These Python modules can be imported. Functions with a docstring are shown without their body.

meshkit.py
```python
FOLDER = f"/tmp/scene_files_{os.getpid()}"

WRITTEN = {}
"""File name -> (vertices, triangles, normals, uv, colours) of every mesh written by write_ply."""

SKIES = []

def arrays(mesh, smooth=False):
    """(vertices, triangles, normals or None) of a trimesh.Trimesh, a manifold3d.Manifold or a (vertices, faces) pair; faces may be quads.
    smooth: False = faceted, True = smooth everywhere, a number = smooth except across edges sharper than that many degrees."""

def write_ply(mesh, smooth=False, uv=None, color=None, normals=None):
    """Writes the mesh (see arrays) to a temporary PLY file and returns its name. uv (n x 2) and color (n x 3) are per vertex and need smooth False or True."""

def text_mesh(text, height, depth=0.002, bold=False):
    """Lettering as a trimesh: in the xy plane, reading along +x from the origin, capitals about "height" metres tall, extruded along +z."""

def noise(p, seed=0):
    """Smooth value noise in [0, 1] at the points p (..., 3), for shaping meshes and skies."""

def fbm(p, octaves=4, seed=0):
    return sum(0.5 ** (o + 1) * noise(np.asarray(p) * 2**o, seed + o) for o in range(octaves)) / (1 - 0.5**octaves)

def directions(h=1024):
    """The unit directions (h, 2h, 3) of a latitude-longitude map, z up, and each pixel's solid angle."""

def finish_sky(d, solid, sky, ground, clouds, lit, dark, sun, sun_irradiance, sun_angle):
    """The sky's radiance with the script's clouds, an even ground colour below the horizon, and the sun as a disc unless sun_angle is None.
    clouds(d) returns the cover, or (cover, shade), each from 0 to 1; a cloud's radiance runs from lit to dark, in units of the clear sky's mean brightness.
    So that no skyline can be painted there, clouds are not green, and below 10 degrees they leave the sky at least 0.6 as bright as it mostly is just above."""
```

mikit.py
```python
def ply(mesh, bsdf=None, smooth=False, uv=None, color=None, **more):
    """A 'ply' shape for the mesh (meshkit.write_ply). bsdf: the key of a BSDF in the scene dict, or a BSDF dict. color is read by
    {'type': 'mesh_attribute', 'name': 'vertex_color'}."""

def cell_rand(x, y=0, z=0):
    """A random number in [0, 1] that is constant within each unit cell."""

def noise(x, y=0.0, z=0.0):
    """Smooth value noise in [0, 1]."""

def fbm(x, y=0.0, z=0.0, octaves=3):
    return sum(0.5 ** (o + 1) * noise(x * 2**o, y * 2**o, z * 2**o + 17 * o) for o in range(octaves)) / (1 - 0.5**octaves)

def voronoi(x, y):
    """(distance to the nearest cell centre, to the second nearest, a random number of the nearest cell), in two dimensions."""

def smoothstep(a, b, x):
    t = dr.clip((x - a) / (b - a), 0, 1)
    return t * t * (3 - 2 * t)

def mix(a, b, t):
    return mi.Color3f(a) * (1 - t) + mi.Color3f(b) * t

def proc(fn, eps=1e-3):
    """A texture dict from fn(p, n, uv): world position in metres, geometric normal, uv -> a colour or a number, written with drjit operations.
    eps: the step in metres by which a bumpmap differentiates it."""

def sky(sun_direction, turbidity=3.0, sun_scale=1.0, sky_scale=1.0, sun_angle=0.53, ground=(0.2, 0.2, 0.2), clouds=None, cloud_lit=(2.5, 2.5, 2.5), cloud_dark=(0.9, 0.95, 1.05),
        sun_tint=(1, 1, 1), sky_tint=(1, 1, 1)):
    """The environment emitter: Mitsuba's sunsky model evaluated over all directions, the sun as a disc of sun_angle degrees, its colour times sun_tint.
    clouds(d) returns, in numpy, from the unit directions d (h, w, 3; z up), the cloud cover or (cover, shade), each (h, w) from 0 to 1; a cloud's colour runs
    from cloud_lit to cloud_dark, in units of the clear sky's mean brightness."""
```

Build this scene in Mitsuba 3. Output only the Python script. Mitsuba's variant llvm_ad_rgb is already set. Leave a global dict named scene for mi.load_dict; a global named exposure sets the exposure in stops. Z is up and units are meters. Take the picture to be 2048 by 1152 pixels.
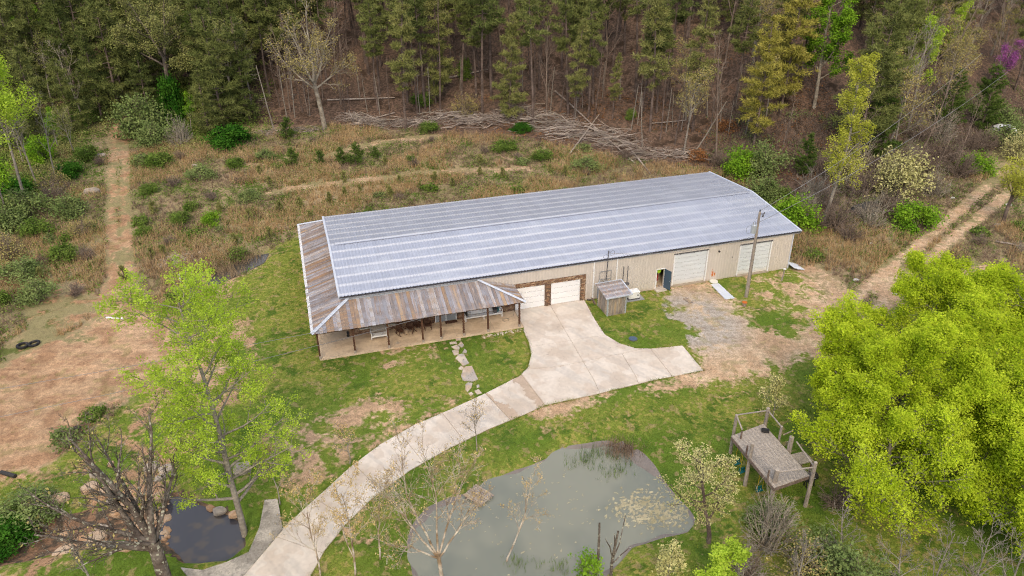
import math, random, numpy as np, trimesh, drjit as dr, mitsuba as mi, mikit, meshkit
from mikit import fbm, noise, cell_rand, smoothstep, mix, voronoi
from shapely.geometry import Polygon, LineString, Point, box as sbox
from shapely.ops import split as shp_split
T = mi.ScalarTransform4f
scene, labels = {}, {}

# ---------------------------------------------------------------- camera, sky, exposure
scene['camera'] = {'type': 'perspective', 'fov': 68.325, 'fov_axis': 'x', 'near_clip': 0.5, 'far_clip': 1500.0,
    'to_world': T().look_at(origin=[-2.6225, -59.364, 36.1738], target=[9.9116, -17.2467, 12.3194], up=[0.14216, 0.45545, 0.87884])}
scene['sky'] = mikit.sky((-0.25, -0.72, 0.68), turbidity=3, sun_scale=0.30, sun_angle=28, sun_tint=(1.0, 0.985, 0.96), clouds=lambda d: 1.0,
    cloud_lit=(1.69, 1.74, 1.92), cloud_dark=(0.9, 0.95, 1.05))
exposure = 2.62

# ---------------------------------------------------------------- small mesh tools
def seed(k): return np.random.default_rng(k)
class MB:
    """Collects pieces of one mesh."""
    def __init__(s): s.v, s.f, s.n = [], [], 0
    def add(s, v, f):
        v, f = np.asarray(v, float), np.asarray(f, int)
        if f.shape[1] == 4: f = np.vstack([f[:, [0, 1, 2]], f[:, [0, 2, 3]]])
        s.v.append(v); s.f.append(f + s.n); s.n += len(v); return s
    def mesh(s, m): return s.add(np.array(m.vertices), np.array(m.faces))
    def box(s, x0, x1, y0, y1, z0, z1):
        v = np.array([[x, y, z] for x in (x0, x1) for y in (y0, y1) for z in (z0, z1)], float)
        return s.add(v, [[0, 1, 3, 2], [4, 6, 7, 5], [0, 4, 5, 1], [2, 3, 7, 6], [0, 2, 6, 4], [1, 5, 7, 3]])
    def obox(s, c, a, b, d):
        """box from centre and three half-axis vectors"""
        c, a, b, d = (np.asarray(t, float) for t in (c, a, b, d))
        v = np.array([c + i * a + j * b + k * d for i in (-1, 1) for j in (-1, 1) for k in (-1, 1)])
        f = [[0, 1, 3, 2], [4, 6, 7, 5], [0, 4, 5, 1], [2, 3, 7, 6], [0, 2, 6, 4], [1, 5, 7, 3]]
        if np.dot(np.cross(a, b), d) < 0: f = [q[::-1] for q in f]
        return s.add(v, f)
    def bar(s, p, q, w, t=None, up=(0, 0, 1)):
        p, q = np.asarray(p, float), np.asarray(q, float); a = (q - p) / 2
        l = np.cross(a, up)
        if np.linalg.norm(l) < 1e-6: l = np.cross(a, (1, 0, 0))
        l /= np.linalg.norm(l); u = np.cross(l, a); u /= np.linalg.norm(u)
        return s.obox((p + q) / 2, a, l * w / 2, u * (t or w) / 2)
    def tube(s, pts, rad, sides=8, cap=True):
        p = np.asarray(pts, float); n = len(p); r = np.broadcast_to(np.asarray(rad, float), (n,))
        v, f = tubes([p], [r], sides)
        s.add(v, f)
        if cap:
            i = np.arange(sides)
            s.add(np.vstack([v[:sides], p[:1]]), np.stack([(i + 1) % sides, i, i * 0 + sides], 1))
            s.add(np.vstack([v[-sides:], p[-1:]]), np.stack([i, (i + 1) % sides, i * 0 + sides], 1))
        return s
    def get(s): return np.vstack(s.v), np.vstack(s.f)
def tubes(P, R, sides):
    """many polylines (same point count each) as open tubes, at once"""
    P, R = np.asarray(P, float), np.asarray(R, float); B, n, _ = P.shape
    t = np.gradient(P, axis=1); t /= np.linalg.norm(t, axis=2, keepdims=True) + 1e-12
    a = np.cross(t, np.where(np.abs(t[:, :1, 2:]) < 0.9, [0, 0, 1.0], [1.0, 0, 0])); a /= np.linalg.norm(a, axis=2, keepdims=True) + 1e-12
    b = np.cross(t, a); ang = np.arange(sides) * 2 * np.pi / sides
    v = P[:, :, None] + R[:, :, None, None] * (np.cos(ang)[None, None, :, None] * a[:, :, None] + np.sin(ang)[None, None, :, None] * b[:, :, None])
    k, i, j = np.meshgrid(np.arange(B), np.arange(n - 1), np.arange(sides), indexing='ij')
    base = k * n * sides; j2 = (j + 1) % sides
    q = np.stack([base + i * sides + j, base + i * sides + j2, base + (i + 1) * sides + j2, base + (i + 1) * sides + j], -1).reshape(-1, 4)
    return v.reshape(-1, 3), np.vstack([q[:, [0, 1, 2]], q[:, [0, 2, 3]]])
def extrude(poly, h): 
    m = trimesh.creation.extrude_polygon(poly, h, engine='earcut'); return np.array(m.vertices), np.array(m.faces)
def put(key, mesh, bsdf, smooth=False, uv=None, at=None):
    if isinstance(mesh, MB): mesh = mesh.get()
    d = mikit.ply(mesh, bsdf, smooth=smooth, uv=uv)
    if at is not None: d['to_world'] = at
    scene[key] = d; return d
def numbered(name):
    if not any(k == name or k.startswith(name + '__') for k in list(labels) + list(scene)): return name
    i = 1
    while f'{name}_{i:03d}' in taken: i += 1
    taken.add(f'{name}_{i:03d}'); return f'{name}_{i:03d}'
taken = set()
def thing(name, label, cat, group=None, kind=None):
    k = numbered(name); labels[k] = {'label': label, 'category': cat}
    if group: labels[k]['group'] = group
    if kind: labels[k] = {'label': label, 'kind': kind}
    return k
count = {}
def part(parent, name, mesh, bsdf, smooth=False, label=None, kind=None, at=None):
    c = count.get((parent, name), 0); count[(parent, name)] = c + 1
    k = f'{parent}__{name}' + (f'_{c:03d}' if c else '')
    if isinstance(mesh, dict): scene[k] = dict(mesh, **({'to_world': at} if at is not None else {}))
    else: put(k, mesh, bsdf, smooth, at=at)
    if label or kind: labels[k] = {**({'label': label} if label else {}), **({'kind': kind} if kind else {})}
    return k
def structure(key, mesh, bsdf, label, smooth=False, uv=None):
    put(key, mesh, bsdf, smooth, uv); labels[key] = {'label': label, 'kind': 'structure'}

# the lie of the land
def sdf(x, y, poly):
    """signed distance to a polygon, positive inside"""
    x, y = np.asarray(x, float).ravel(), np.asarray(y, float).ravel(); p = np.asarray(poly, float); q = np.roll(p, -1, 0)
    d, ins = np.full(len(x), 1e9), np.zeros(len(x), bool)
    for (ax, ay), (bx, by) in zip(p, q):
        ex, ey = bx - ax, by - ay
        t = np.clip(((x - ax) * ex + (y - ay) * ey) / (ex * ex + ey * ey + 1e-12), 0, 1)
        d = np.minimum(d, np.hypot(x - ax - t * ex, y - ay - t * ey))
        c = ((ay > y) != (by > y)) & (x < (bx - ax) * (y - ay) / (by - ay + 1e-12) + ax)
        ins ^= c
    return np.where(ins, d, -d)
POND = [(14.31, -19.58), (13.14, -19.40), (11.57, -20.27), (9.76, -20.69), (7.47, -21.05), (5.85, -21.82), (4.06, -22.11), (2.62, -22.53), (1.34, -23.74), (0.88, -24.90), (0.78, -27.97), (0.65, -30.22), (4.62, -32.29), (9.01, -32.43), (11.83, -30.50), (13.89, -29.19), (15.33, -29.03), (17.78, -29.00), (18.69, -28.38), (18.73, -27.38), (18.43, -25.69), (18.35, -23.60), (18.14, -21.79), (17.66, -20.79), (16.38, -19.81)]
POOL = [(-14.20, -16.22), (-13.70, -15.74), (-12.57, -16.87), (-11.47, -17.78), (-10.17, -18.84), (-9.53, -19.59), (-9.39, -20.62), (-9.26, -21.79), (-10.16, -22.59), (-11.77, -22.51), (-12.71, -22.30), (-13.49, -20.83), (-14.22, -18.43)]
CREEK = [(-13.66, -17.05), (-13.13, -21.66), (-14.70, -20.25), (-16.89, -19.02), (-19.23, -18.74), (-21.64, -19.25), (-25.39, -19.30), (-26.03, -17.08), (-22.31, -16.26), (-19.75, -15.89), (-16.93, -16.62), (-15.02, -17.30)]
PIT = [(-13.58, 15.32), (-12.42, 17.67), (-10.44, 19.54), (-8.36, 20.84), (-6.76, 21.01), (-7.33, 18.56), (-9.88, 16.27), (-12.29, 14.58)]
DRIVE_XY = [(-10.86, -26.70), (-9.07, -24.96), (-6.89, -21.96), (-4.24, -19.46), (-2.03, -17.34), (0.32, -15.56), (3.17, -14.05), (6.09, -13.04), (9.21, -11.84), (12.62, -10.30), (13.63, -9.32), (14.46, -7.60), (14.86, -5.63), (14.97, -3.82)] + [(15.22, -3.1), (15.28, 0.06), (22.4, 0.06)] + [(22.37, -0.24), (21.96, -3.78), (21.82, -6.48), (22.50, -8.26), (23.46, -9.32), (24.67, -9.78), (27.60, -10.18), (27.45, -14.14), (22.53, -14.18), (17.55, -14.56), (13.28, -14.73), (11.01, -15.46), (8.45, -16.17), (5.10, -17.44), (1.93, -18.92), (-1.11, -21.00), (-2.92, -22.74), (-4.30, -24.44), (-5.24, -26.13), (-6.25, -28.11)]
def ss(a, b, x):
    t = np.clip((x - a) / (b - a), 0, 1); return t * t * (3 - 2 * t)
def wob(x, y, k):
    return np.sin(x * k + 1.3) * np.cos(y * k * 0.9 + 0.4) + 0.6 * np.sin(x * k * 2.3 + y * k * 1.7) + 0.4 * np.cos(y * k * 3.1 - x * k * 2.2)
FOOT_T = [-110, -80, -62, -45, -25, 0, 30, 42, 50, 62, 80, 110]
FOOT_S = [52, 50, 50, 54, 58, 57.5, 52, 45, 46, 60, 78, 92]
def depth_in(x, y):
    """metres into the hillside wood, along the slope"""
    s, t = 0.5 * x + 0.866 * y, 0.866 * x - 0.5 * y
    return s - np.interp(t, FOOT_T, FOOT_S)
def height(x, y):
    x, y = np.asarray(x, float), np.asarray(y, float); shp = x.shape; x, y = x.ravel(), y.ravel()
    a = depth_in(x, y)
    h = 0.42 * 5 * np.logaddexp(0, (a - 2) / 5)
    h = 46 - 5 * np.logaddexp(0, (46 - h) / 5)
    away = ss(4, 14, -sdf(x, y, [(-5, -8), (48, -8), (48, 21), (-5, 21)]))
    back = ss(26, 44, y - 0.1 * x) * 0.9 * ss(-8, 4, 10 - a)
    road = ss(0.0, 1.6, -sdf(x, y, DRIVE_XY)); away = away * road
    h = h + away * (0.10 * wob(x, y, 0.35) + 0.05 * wob(y, x, 1.1)) + back
    h = h - road * (0.80 * ss(-2.0, 1.4, sdf(x, y, POND)) + np.maximum(1.5 * ss(-0.9, 0.9, sdf(x, y, POOL)), 0.85 * ss(-1.8, 1.0, sdf(x, y, CREEK)))) - 0.5 * ss(-1.0, 0.6, sdf(x, y, PIT))
    return h.reshape(shp)

def gz(x, y): return float(height(np.array([x]), np.array([y]))[0])
def on(p, dz=0.0): return (p[0], p[1], gz(*p) + dz)

# ---------------------------------------------------------------- materials
def pr(v): return mikit.proc(v)
def mat(key, tex, rough=0.85, spec=0.25, **kw):
    scene[key] = {'type': 'twosided', 'b': {'type': 'principled', 'base_color': tex if isinstance(tex, dict) else {'type': 'rgb', 'value': list(tex)}, 'roughness': rough, 'specular': spec, **kw}}
def matte(key, tex):
    scene[key] = {'type': 'twosided', 'b': {'type': 'diffuse', 'reflectance': tex if isinstance(tex, dict) else {'type': 'rgb', 'value': list(tex)}}}
def C(*a): return mi.Color3f(*a)
def speckle(a, b, f=1.2, g=9.0, hi=None):
    """colour of things in the wild: large drift, small grain"""
    def fn(p, n, uv):
        t = fbm(p.x * f, p.y * f, p.z * f, 2); k = cell_rand(p.x * g, p.y * g, p.z * g)
        c = mix(a, b, smoothstep(0.25, 0.75, t)) * (0.78 + 0.44 * k)
        return c if hi is None else mix(c, hi, smoothstep(0.86, 0.95, k))
    return pr(fn)

def soil_tint(p, n2, n1):
    red = smoothstep(5, -25, p.x) * smoothstep(-30, 30, p.y + 45)
    a = mix((0.52, 0.395, 0.275), (0.42, 0.285, 0.18), red)
    b = mix((0.42, 0.29, 0.19), (0.31, 0.19, 0.115), red)
    c = mix(a, b, smoothstep(0.3, 0.7, n2))
    stony = smoothstep(6.5, 3.0, dr.sqrt(dr.square((p.x - 30.5) / 1.0) + dr.square((p.y + 6.5) / 1.15))) * smoothstep(0.25, 0.6, n2 * 0.6 + n1 * 0.5)
    return mix(c, (0.345, 0.325, 0.30), stony * 0.85)
def ground_fn(p, n, uv):
    n1 = fbm(p.x * 0.22, p.y * 0.22, 3.0, 3); n2 = fbm(p.x * 0.9, p.y * 0.9, 7.0, 4); n3 = fbm(p.x * 4.1, p.y * 4.1, 1.0, 3); n4 = noise(p.x * 17, p.y * 17, 2.0)
    b, c = uv.x, uv.y
    bare = smoothstep(-0.7, 0.7, b + (n2 - 0.5) * 5.0 + (n1 - 0.5) * 3.0 + (n3 - 0.5) * 2.2)
    lawn = mix((0.100, 0.162, 0.022), (0.172, 0.212, 0.038), smoothstep(0.3, 0.7, n1))
    lawn = mix(lawn, (0.070, 0.125, 0.018), smoothstep(0.5, 0.75, n2))
    lawn = mix(lawn, (0.29, 0.25, 0.075), smoothstep(0.48, 0.75, n3) * smoothstep(0.32, 0.6, n1) * 0.75)
    lawn = mix(lawn, (0.33, 0.24, 0.13), smoothstep(0.60, 0.74, fbm(p.x * 2.2, p.y * 2.2, 11.0, 4)) * 0.55)
    rough = mix((0.24, 0.21, 0.11), (0.34, 0.26, 0.165), smoothstep(0.35, 0.65, n1 * 0.5 + n2 * 0.5))
    rough = mix(rough, (0.11, 0.13, 0.040), smoothstep(0.52, 0.72, n2))
    litter = mix((0.090, 0.064, 0.050), (0.165, 0.110, 0.082), smoothstep(0.35, 0.65, n3))
    litter = mix(litter, (0.055, 0.037, 0.026), smoothstep(0.55, 0.8, n2))
    cc = c + (n2 - 0.5) * 0.9 + (n3 - 0.5) * 0.5
    veg = mix(mix(lawn, rough, smoothstep(0.3, 0.8, cc)), litter, smoothstep(1.3, 1.75, cc))
    rut = fbm(p.x * 0.35 - p.y * 0.25, p.y * 3.2 + p.x * 0.9 + 1.5 * n1, 13.0, 3)
    soil = soil_tint(p, n2, n3) * (0.85 + 0.3 * n3) * (0.78 + 0.44 * rut)
    soil = mix(soil, (0.20, 0.19, 0.07), smoothstep(0.60, 0.72, fbm(p.x * 1.3, p.y * 1.3, 21.0, 3)) * 0.35)
    return mix(veg, soil, bare) * (0.62 + 0.50 * n4 + 0.24 * n3)
mat('m_ground', pr(ground_fn), 0.95, 0.1)
mat('m_mud', pr(lambda p, n, uv: mix((0.225, 0.20, 0.19), (0.17, 0.15, 0.14), fbm(p.x * 2.5, p.y * 2.5, 0, 3))), 0.7, 0.3)
mat('m_creekbed', pr(lambda p, n, uv: mix((0.20, 0.12, 0.075), (0.07, 0.055, 0.04), smoothstep(0.35, 0.65, fbm(p.x * 2.5, p.y * 2.5, 0, 4))) * (0.7 + 0.6 * noise(p.x * 11, p.y * 11, 3))), 0.8, 0.3)
def concrete(p, n, uv):
    a = fbm(p.x * 0.5, p.y * 0.5, 2.0, 4); b = fbm(p.x * 5, p.y * 5, 1.0, 3)
    c = mix((0.64, 0.585, 0.53), (0.55, 0.49, 0.43), smoothstep(0.35, 0.7, a))
    wet = smoothstep(0.62, 0.66, fbm(p.x * 0.8 + 3, p.y * 0.8, 5.0, 3) + 0.12 * b) * 0.25
    u1 = p.x - (12.78 - 0.114 * (p.y + 10.35)); u2 = p.x - (9.25 - 0.257 * (p.y + 11.86)); e = (a - 0.5) * 2.2 + (b - 0.5) * 0.8
    in_y = smoothstep(-9.6, -10.2, p.y) * smoothstep(-17, -16, p.y)
    wet1 = smoothstep(-0.95 + e, -0.75 + e, u1) * smoothstep(0.16, 0.0, u1); wet2 = smoothstep(0.55 + e, 0.40 + e, u2) * smoothstep(-0.1, 0.0, u2)
    v1, v2, w_ = voronoi(p.x * 0.22 + 0.4 * a, p.y * 0.22 + 0.3 * b); crack = smoothstep(0.012, 0.004, v2 - v1) * smoothstep(0.45, 0.6, a)
    c = mix(c, (0.40, 0.34, 0.29), crack * 0.6)
    c = mix(c, (0.47, 0.44, 0.41), smoothstep(0.5, 0.72, fbm(p.x * 1.6 + p.y * 0.8, p.y * 0.35, 4.0, 4)) * 0.5)
    return mix(c, (0.40, 0.30, 0.22), dr.maximum(wet, dr.maximum(wet1, wet2) * in_y * 0.75)) * (0.90 + 0.20 * b)
mat('m_concrete', pr(concrete), 0.85, 0.2)
mat('m_concrete_edge', pr(lambda p, n, uv: mix((0.44, 0.38, 0.31), (0.30, 0.25, 0.19), fbm(p.x * 2, p.y * 2, p.z * 2, 4))), 0.9, 0.1)
mat('m_porch', pr(lambda p, n, uv: mix((0.60, 0.48, 0.35), (0.47, 0.365, 0.26), smoothstep(0.3, 0.75, fbm(p.x * 0.8, p.y * 1.6, 0, 4))) * (0.92 + 0.16 * noise(p.x * 9, p.y * 9, 0))), 0.8, 0.2)
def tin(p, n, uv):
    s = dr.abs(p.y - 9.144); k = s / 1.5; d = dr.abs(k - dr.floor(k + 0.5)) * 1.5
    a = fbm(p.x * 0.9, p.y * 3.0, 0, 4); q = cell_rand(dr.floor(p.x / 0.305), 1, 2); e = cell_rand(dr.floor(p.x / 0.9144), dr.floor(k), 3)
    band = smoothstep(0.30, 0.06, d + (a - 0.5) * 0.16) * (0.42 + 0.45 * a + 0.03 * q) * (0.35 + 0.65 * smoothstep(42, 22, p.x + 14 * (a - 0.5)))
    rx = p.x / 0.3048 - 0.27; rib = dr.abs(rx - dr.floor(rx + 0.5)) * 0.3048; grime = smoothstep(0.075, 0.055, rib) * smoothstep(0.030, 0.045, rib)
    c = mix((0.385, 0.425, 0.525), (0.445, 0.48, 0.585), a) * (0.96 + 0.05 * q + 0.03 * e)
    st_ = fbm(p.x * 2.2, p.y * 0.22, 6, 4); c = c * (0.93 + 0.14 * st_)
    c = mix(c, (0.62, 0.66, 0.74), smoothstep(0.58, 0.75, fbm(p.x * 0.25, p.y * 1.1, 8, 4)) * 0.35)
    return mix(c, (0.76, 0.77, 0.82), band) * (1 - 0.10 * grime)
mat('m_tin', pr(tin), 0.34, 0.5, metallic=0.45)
mat('m_trim', (0.48, 0.53, 0.63), 0.4, 0.5)
mat('m_gutter', (0.05, 0.05, 0.06), 0.5, 0.4)
for i, (a, b) in enumerate([((0.28, 0.29, 0.34), (0.22, 0.19, 0.19)), ((0.36, 0.37, 0.43), (0.27, 0.245, 0.25)), ((0.23, 0.18, 0.155), (0.30, 0.215, 0.155)), ((0.36, 0.25, 0.165), (0.24, 0.19, 0.17)), ((0.19, 0.18, 0.195), (0.27, 0.23, 0.22)), ((0.43, 0.44, 0.49), (0.33, 0.28, 0.25)), ((0.30, 0.265, 0.255), (0.42, 0.30, 0.19))]):
    def f(p, n, uv, a=a, b=b, i=i):
        along = dr.select(p.x < 0.3 - (p.y + 3.36) * 0 + 0, p.y, p.x); up_ = dr.select(p.x < 0.3, p.x, p.y); t = fbm(along * 14 + i * 5, up_ * 0.9, p.z * 0.5 + i, 4); u = fbm(p.x * 1.7 + i, p.y * 1.8, p.z, 4)
        c = mix(a, b, smoothstep(0.36, 0.64, 0.5 * t + 0.5 * u)); c = mix(c, (0.40, 0.235, 0.13), smoothstep(0.58, 0.72, fbm(along * 9 + 3 * i, up_ * 0.6, 2.0, 3)) * 0.35)
        return mix(c, (0.55, 0.54, 0.56), smoothstep(0.66, 0.8, t) * 0.5) * (0.8 + 0.4 * t)
    mat(f'm_rust{i}', pr(f), 0.65, 0.35)
mat('m_siding', pr(lambda p, n, uv: mix(mix((0.60, 0.56, 0.53), (0.545, 0.505, 0.475), fbm(p.x * 0.8, p.z * 0.8, p.y, 3)), (0.44, 0.30, 0.19), smoothstep(0.55, 0.0, p.z + 0.5 * fbm(p.x * 2, p.z, 1, 3)) * 0.55) * (1 - 0.10 * smoothstep(0.0, 0.03, p.y) * smoothstep(0.035, 0.03, p.y))), 0.55, 0.4)
mat('m_siding_rust', pr(lambda p, n, uv: mix((0.58, 0.51, 0.42), (0.42, 0.16, 0.05), smoothstep(0.42, 0.55, fbm(p.x * 5, p.z * 2.2, 0, 3)))), 0.7, 0.2)
mat('m_stonewall', pr(lambda p, n, uv: mix((0.20, 0.12, 0.075), (0.36, 0.25, 0.165), cell_rand(p.x * 3.3, p.z * 6.5, 2)) * (0.7 + 0.6 * noise(p.x * 14, p.y * 14, p.z * 14))), 0.9, 0.15)
mat('m_stone_a', (0.27, 0.155, 0.10), 0.9, 0.1); mat('m_stone_b', (0.40, 0.29, 0.21), 0.9, 0.1); mat('m_stone_c', (0.155, 0.095, 0.075), 0.9, 0.1)
mat('m_mortar', (0.14, 0.10, 0.075), 0.95, 0.1)
mat('m_white', pr(lambda p, n, uv: C(0.78, 0.80, 0.84) * (0.94 + 0.08 * fbm(p.x, p.y, p.z * 3, 3))), 0.45, 0.4)
mat('m_white_worn', pr(lambda p, n, uv: mix((0.68, 0.70, 0.74), (0.50, 0.50, 0.50), smoothstep(0.5, 0.75, fbm(p.x * 3, p.y * 3, p.z * 3, 3)))), 0.6, 0.3)
mat('m_rollup', pr(lambda p, n, uv: mix(mix((0.66, 0.71, 0.77), (0.56, 0.60, 0.65), fbm(p.x * 1.2, 0, p.z * 5, 3)), (0.64, 0.56, 0.44), smoothstep(1.0, 0.1, p.z + 0.5 * fbm(p.x * 1.5, 1, p.z, 3)) * 0.8)), 0.5, 0.4)
mat('m_brown', pr(lambda p, n, uv: mix((0.115, 0.055, 0.035), (0.075, 0.04, 0.028), fbm(p.x * 3, p.y * 3, p.z * 9, 3))), 0.7, 0.25)
mat('m_post_foot', (0.36, 0.31, 0.27), 0.9, 0.1)
mat('m_dark', (0.018, 0.018, 0.02), 0.6, 0.3)
mat('m_black', (0.028, 0.028, 0.03), 0.55, 0.4)
mat('m_rubber', pr(lambda p, n, uv: mix((0.022, 0.023, 0.026), (0.07, 0.06, 0.055), smoothstep(0.5, 0.8, fbm(p.x * 4, p.y * 4, p.z * 4, 3)))), 0.75, 0.3)
mat('m_blue', (0.055, 0.095, 0.15), 0.5, 0.4)
mat('m_teal', (0.01, 0.13, 0.15), 0.45, 0.4)
mat('m_grey', (0.28, 0.29, 0.31), 0.5, 0.4); mat('m_greydark', (0.10, 0.10, 0.115), 0.5, 0.4)
mat('m_galv', (0.42, 0.47, 0.54), 0.4, 0.5, metallic=0.3)
mat('m_sheet', pr(lambda p, n, uv: mix((0.52, 0.58, 0.67), (0.66, 0.70, 0.76), fbm(p.x * 3, p.y * 3, 0, 3))), 0.45, 0.4)
mat('m_glassdoor', (0.30, 0.34, 0.38), 0.12, 0.6)
mat('m_pane', (0.16, 0.19, 0.20), 0.08, 0.6)
mat('m_cream', (0.70, 0.71, 0.66), 0.45, 0.4)
mat('m_orange', (0.50, 0.13, 0.02), 0.6, 0.3); mat('m_hivis', (0.36, 0.62, 0.03), 0.7, 0.2); mat('m_red', (0.40, 0.05, 0.05), 0.7, 0.2)
mat('m_yellow', (0.45, 0.33, 0.03), 0.6, 0.2)
mat('m_wire', (0.24, 0.24, 0.26), 0.5, 0.3)
def grain(a, b, c=None):
    def f(p, n, uv):
        t = fbm(p.x * 5.0, p.y * 5.0, p.z * 1.1, 4); k = noise(p.x * 30, p.y * 30, p.z * 4)
        q = mix(a, b, smoothstep(0.3, 0.7, t)) * (0.8 + 0.4 * k)
        return q if c is None else mix(q, c, smoothstep(0.6, 0.75, t) * 0.6)
    return pr(f)
mat('m_polewood', grain((0.25, 0.22, 0.20), (0.33, 0.29, 0.26)), 0.9, 0.1)
for i, (a, b) in enumerate([((0.33, 0.29, 0.26), (0.22, 0.20, 0.19)), ((0.38, 0.29, 0.20), (0.27, 0.23, 0.21)), ((0.20, 0.19, 0.19), (0.31, 0.27, 0.23)), ((0.42, 0.35, 0.27), (0.30, 0.255, 0.22))]):
    mat(f'm_plank{i}', grain(a, b, (0.13, 0.115, 0.11)), 0.9, 0.1)
for i, (a, b) in enumerate([((0.36, 0.32, 0.285), (0.285, 0.255, 0.235)), ((0.41, 0.37, 0.33), (0.33, 0.295, 0.265)), ((0.30, 0.27, 0.25), (0.37, 0.33, 0.295))]):
    mat(f'm_deck{i}', pr(lambda p, n, uv, a=a, b=b: mix(a, b, smoothstep(0.3, 0.7, fbm(p.x * 1.2, p.y * 4, 0, 4))) * (0.85 + 0.3 * noise(p.x * 4, p.y * 25, 0))), 0.9, 0.1)
mat('m_deckdark', grain((0.13, 0.095, 0.085), (0.19, 0.15, 0.13)), 0.9, 0.1)
mat('m_flag', pr(lambda p, n, uv: mix(mix((0.56, 0.49, 0.42), (0.45, 0.36, 0.28), smoothstep(0.3, 0.7, fbm(p.x * 1.5, p.y * 1.5, 0, 4))), (0.34, 0.33, 0.33), smoothstep(0.5, 0.7, fbm(p.x * 1.1 + 9, p.y * 1.1, 3, 3)) * 0.7)), 0.9, 0.1)
mat('m_rock', pr(lambda p, n, uv: mix((0.42, 0.36, 0.30), (0.28, 0.25, 0.22), smoothstep(0.3, 0.7, fbm(p.x * 1.7, p.y * 1.7, p.z * 1.7, 4))) * (0.85 + 0.3 * noise(p.x * 9, p.y * 9, p.z * 9))), 0.9, 0.1)
mat('m_apron', pr(lambda p, n, uv: mix(mix((0.42, 0.39, 0.35), (0.27, 0.25, 0.225), smoothstep(0.35, 0.65, fbm(p.x * 0.9, p.y * 0.9, 0, 5))), (0.16, 0.15, 0.135), smoothstep(0.55, 0.75, fbm(p.x * 3, p.y * 3, 5, 4)) * 0.6) * (0.8 + 0.4 * noise(p.x * 12, p.y * 12, 0))), 0.9, 0.1)
mat('m_rock_rusty', pr(lambda p, n, uv: mix((0.46, 0.36, 0.27), (0.36, 0.22, 0.13), smoothstep(0.3, 0.7, fbm(p.x * 1.7, p.y * 1.7, p.z * 1.7, 4)))), 0.9, 0.1)
mat('m_debris', (0.72, 0.74, 0.76), 0.5, 0.3)
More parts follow.
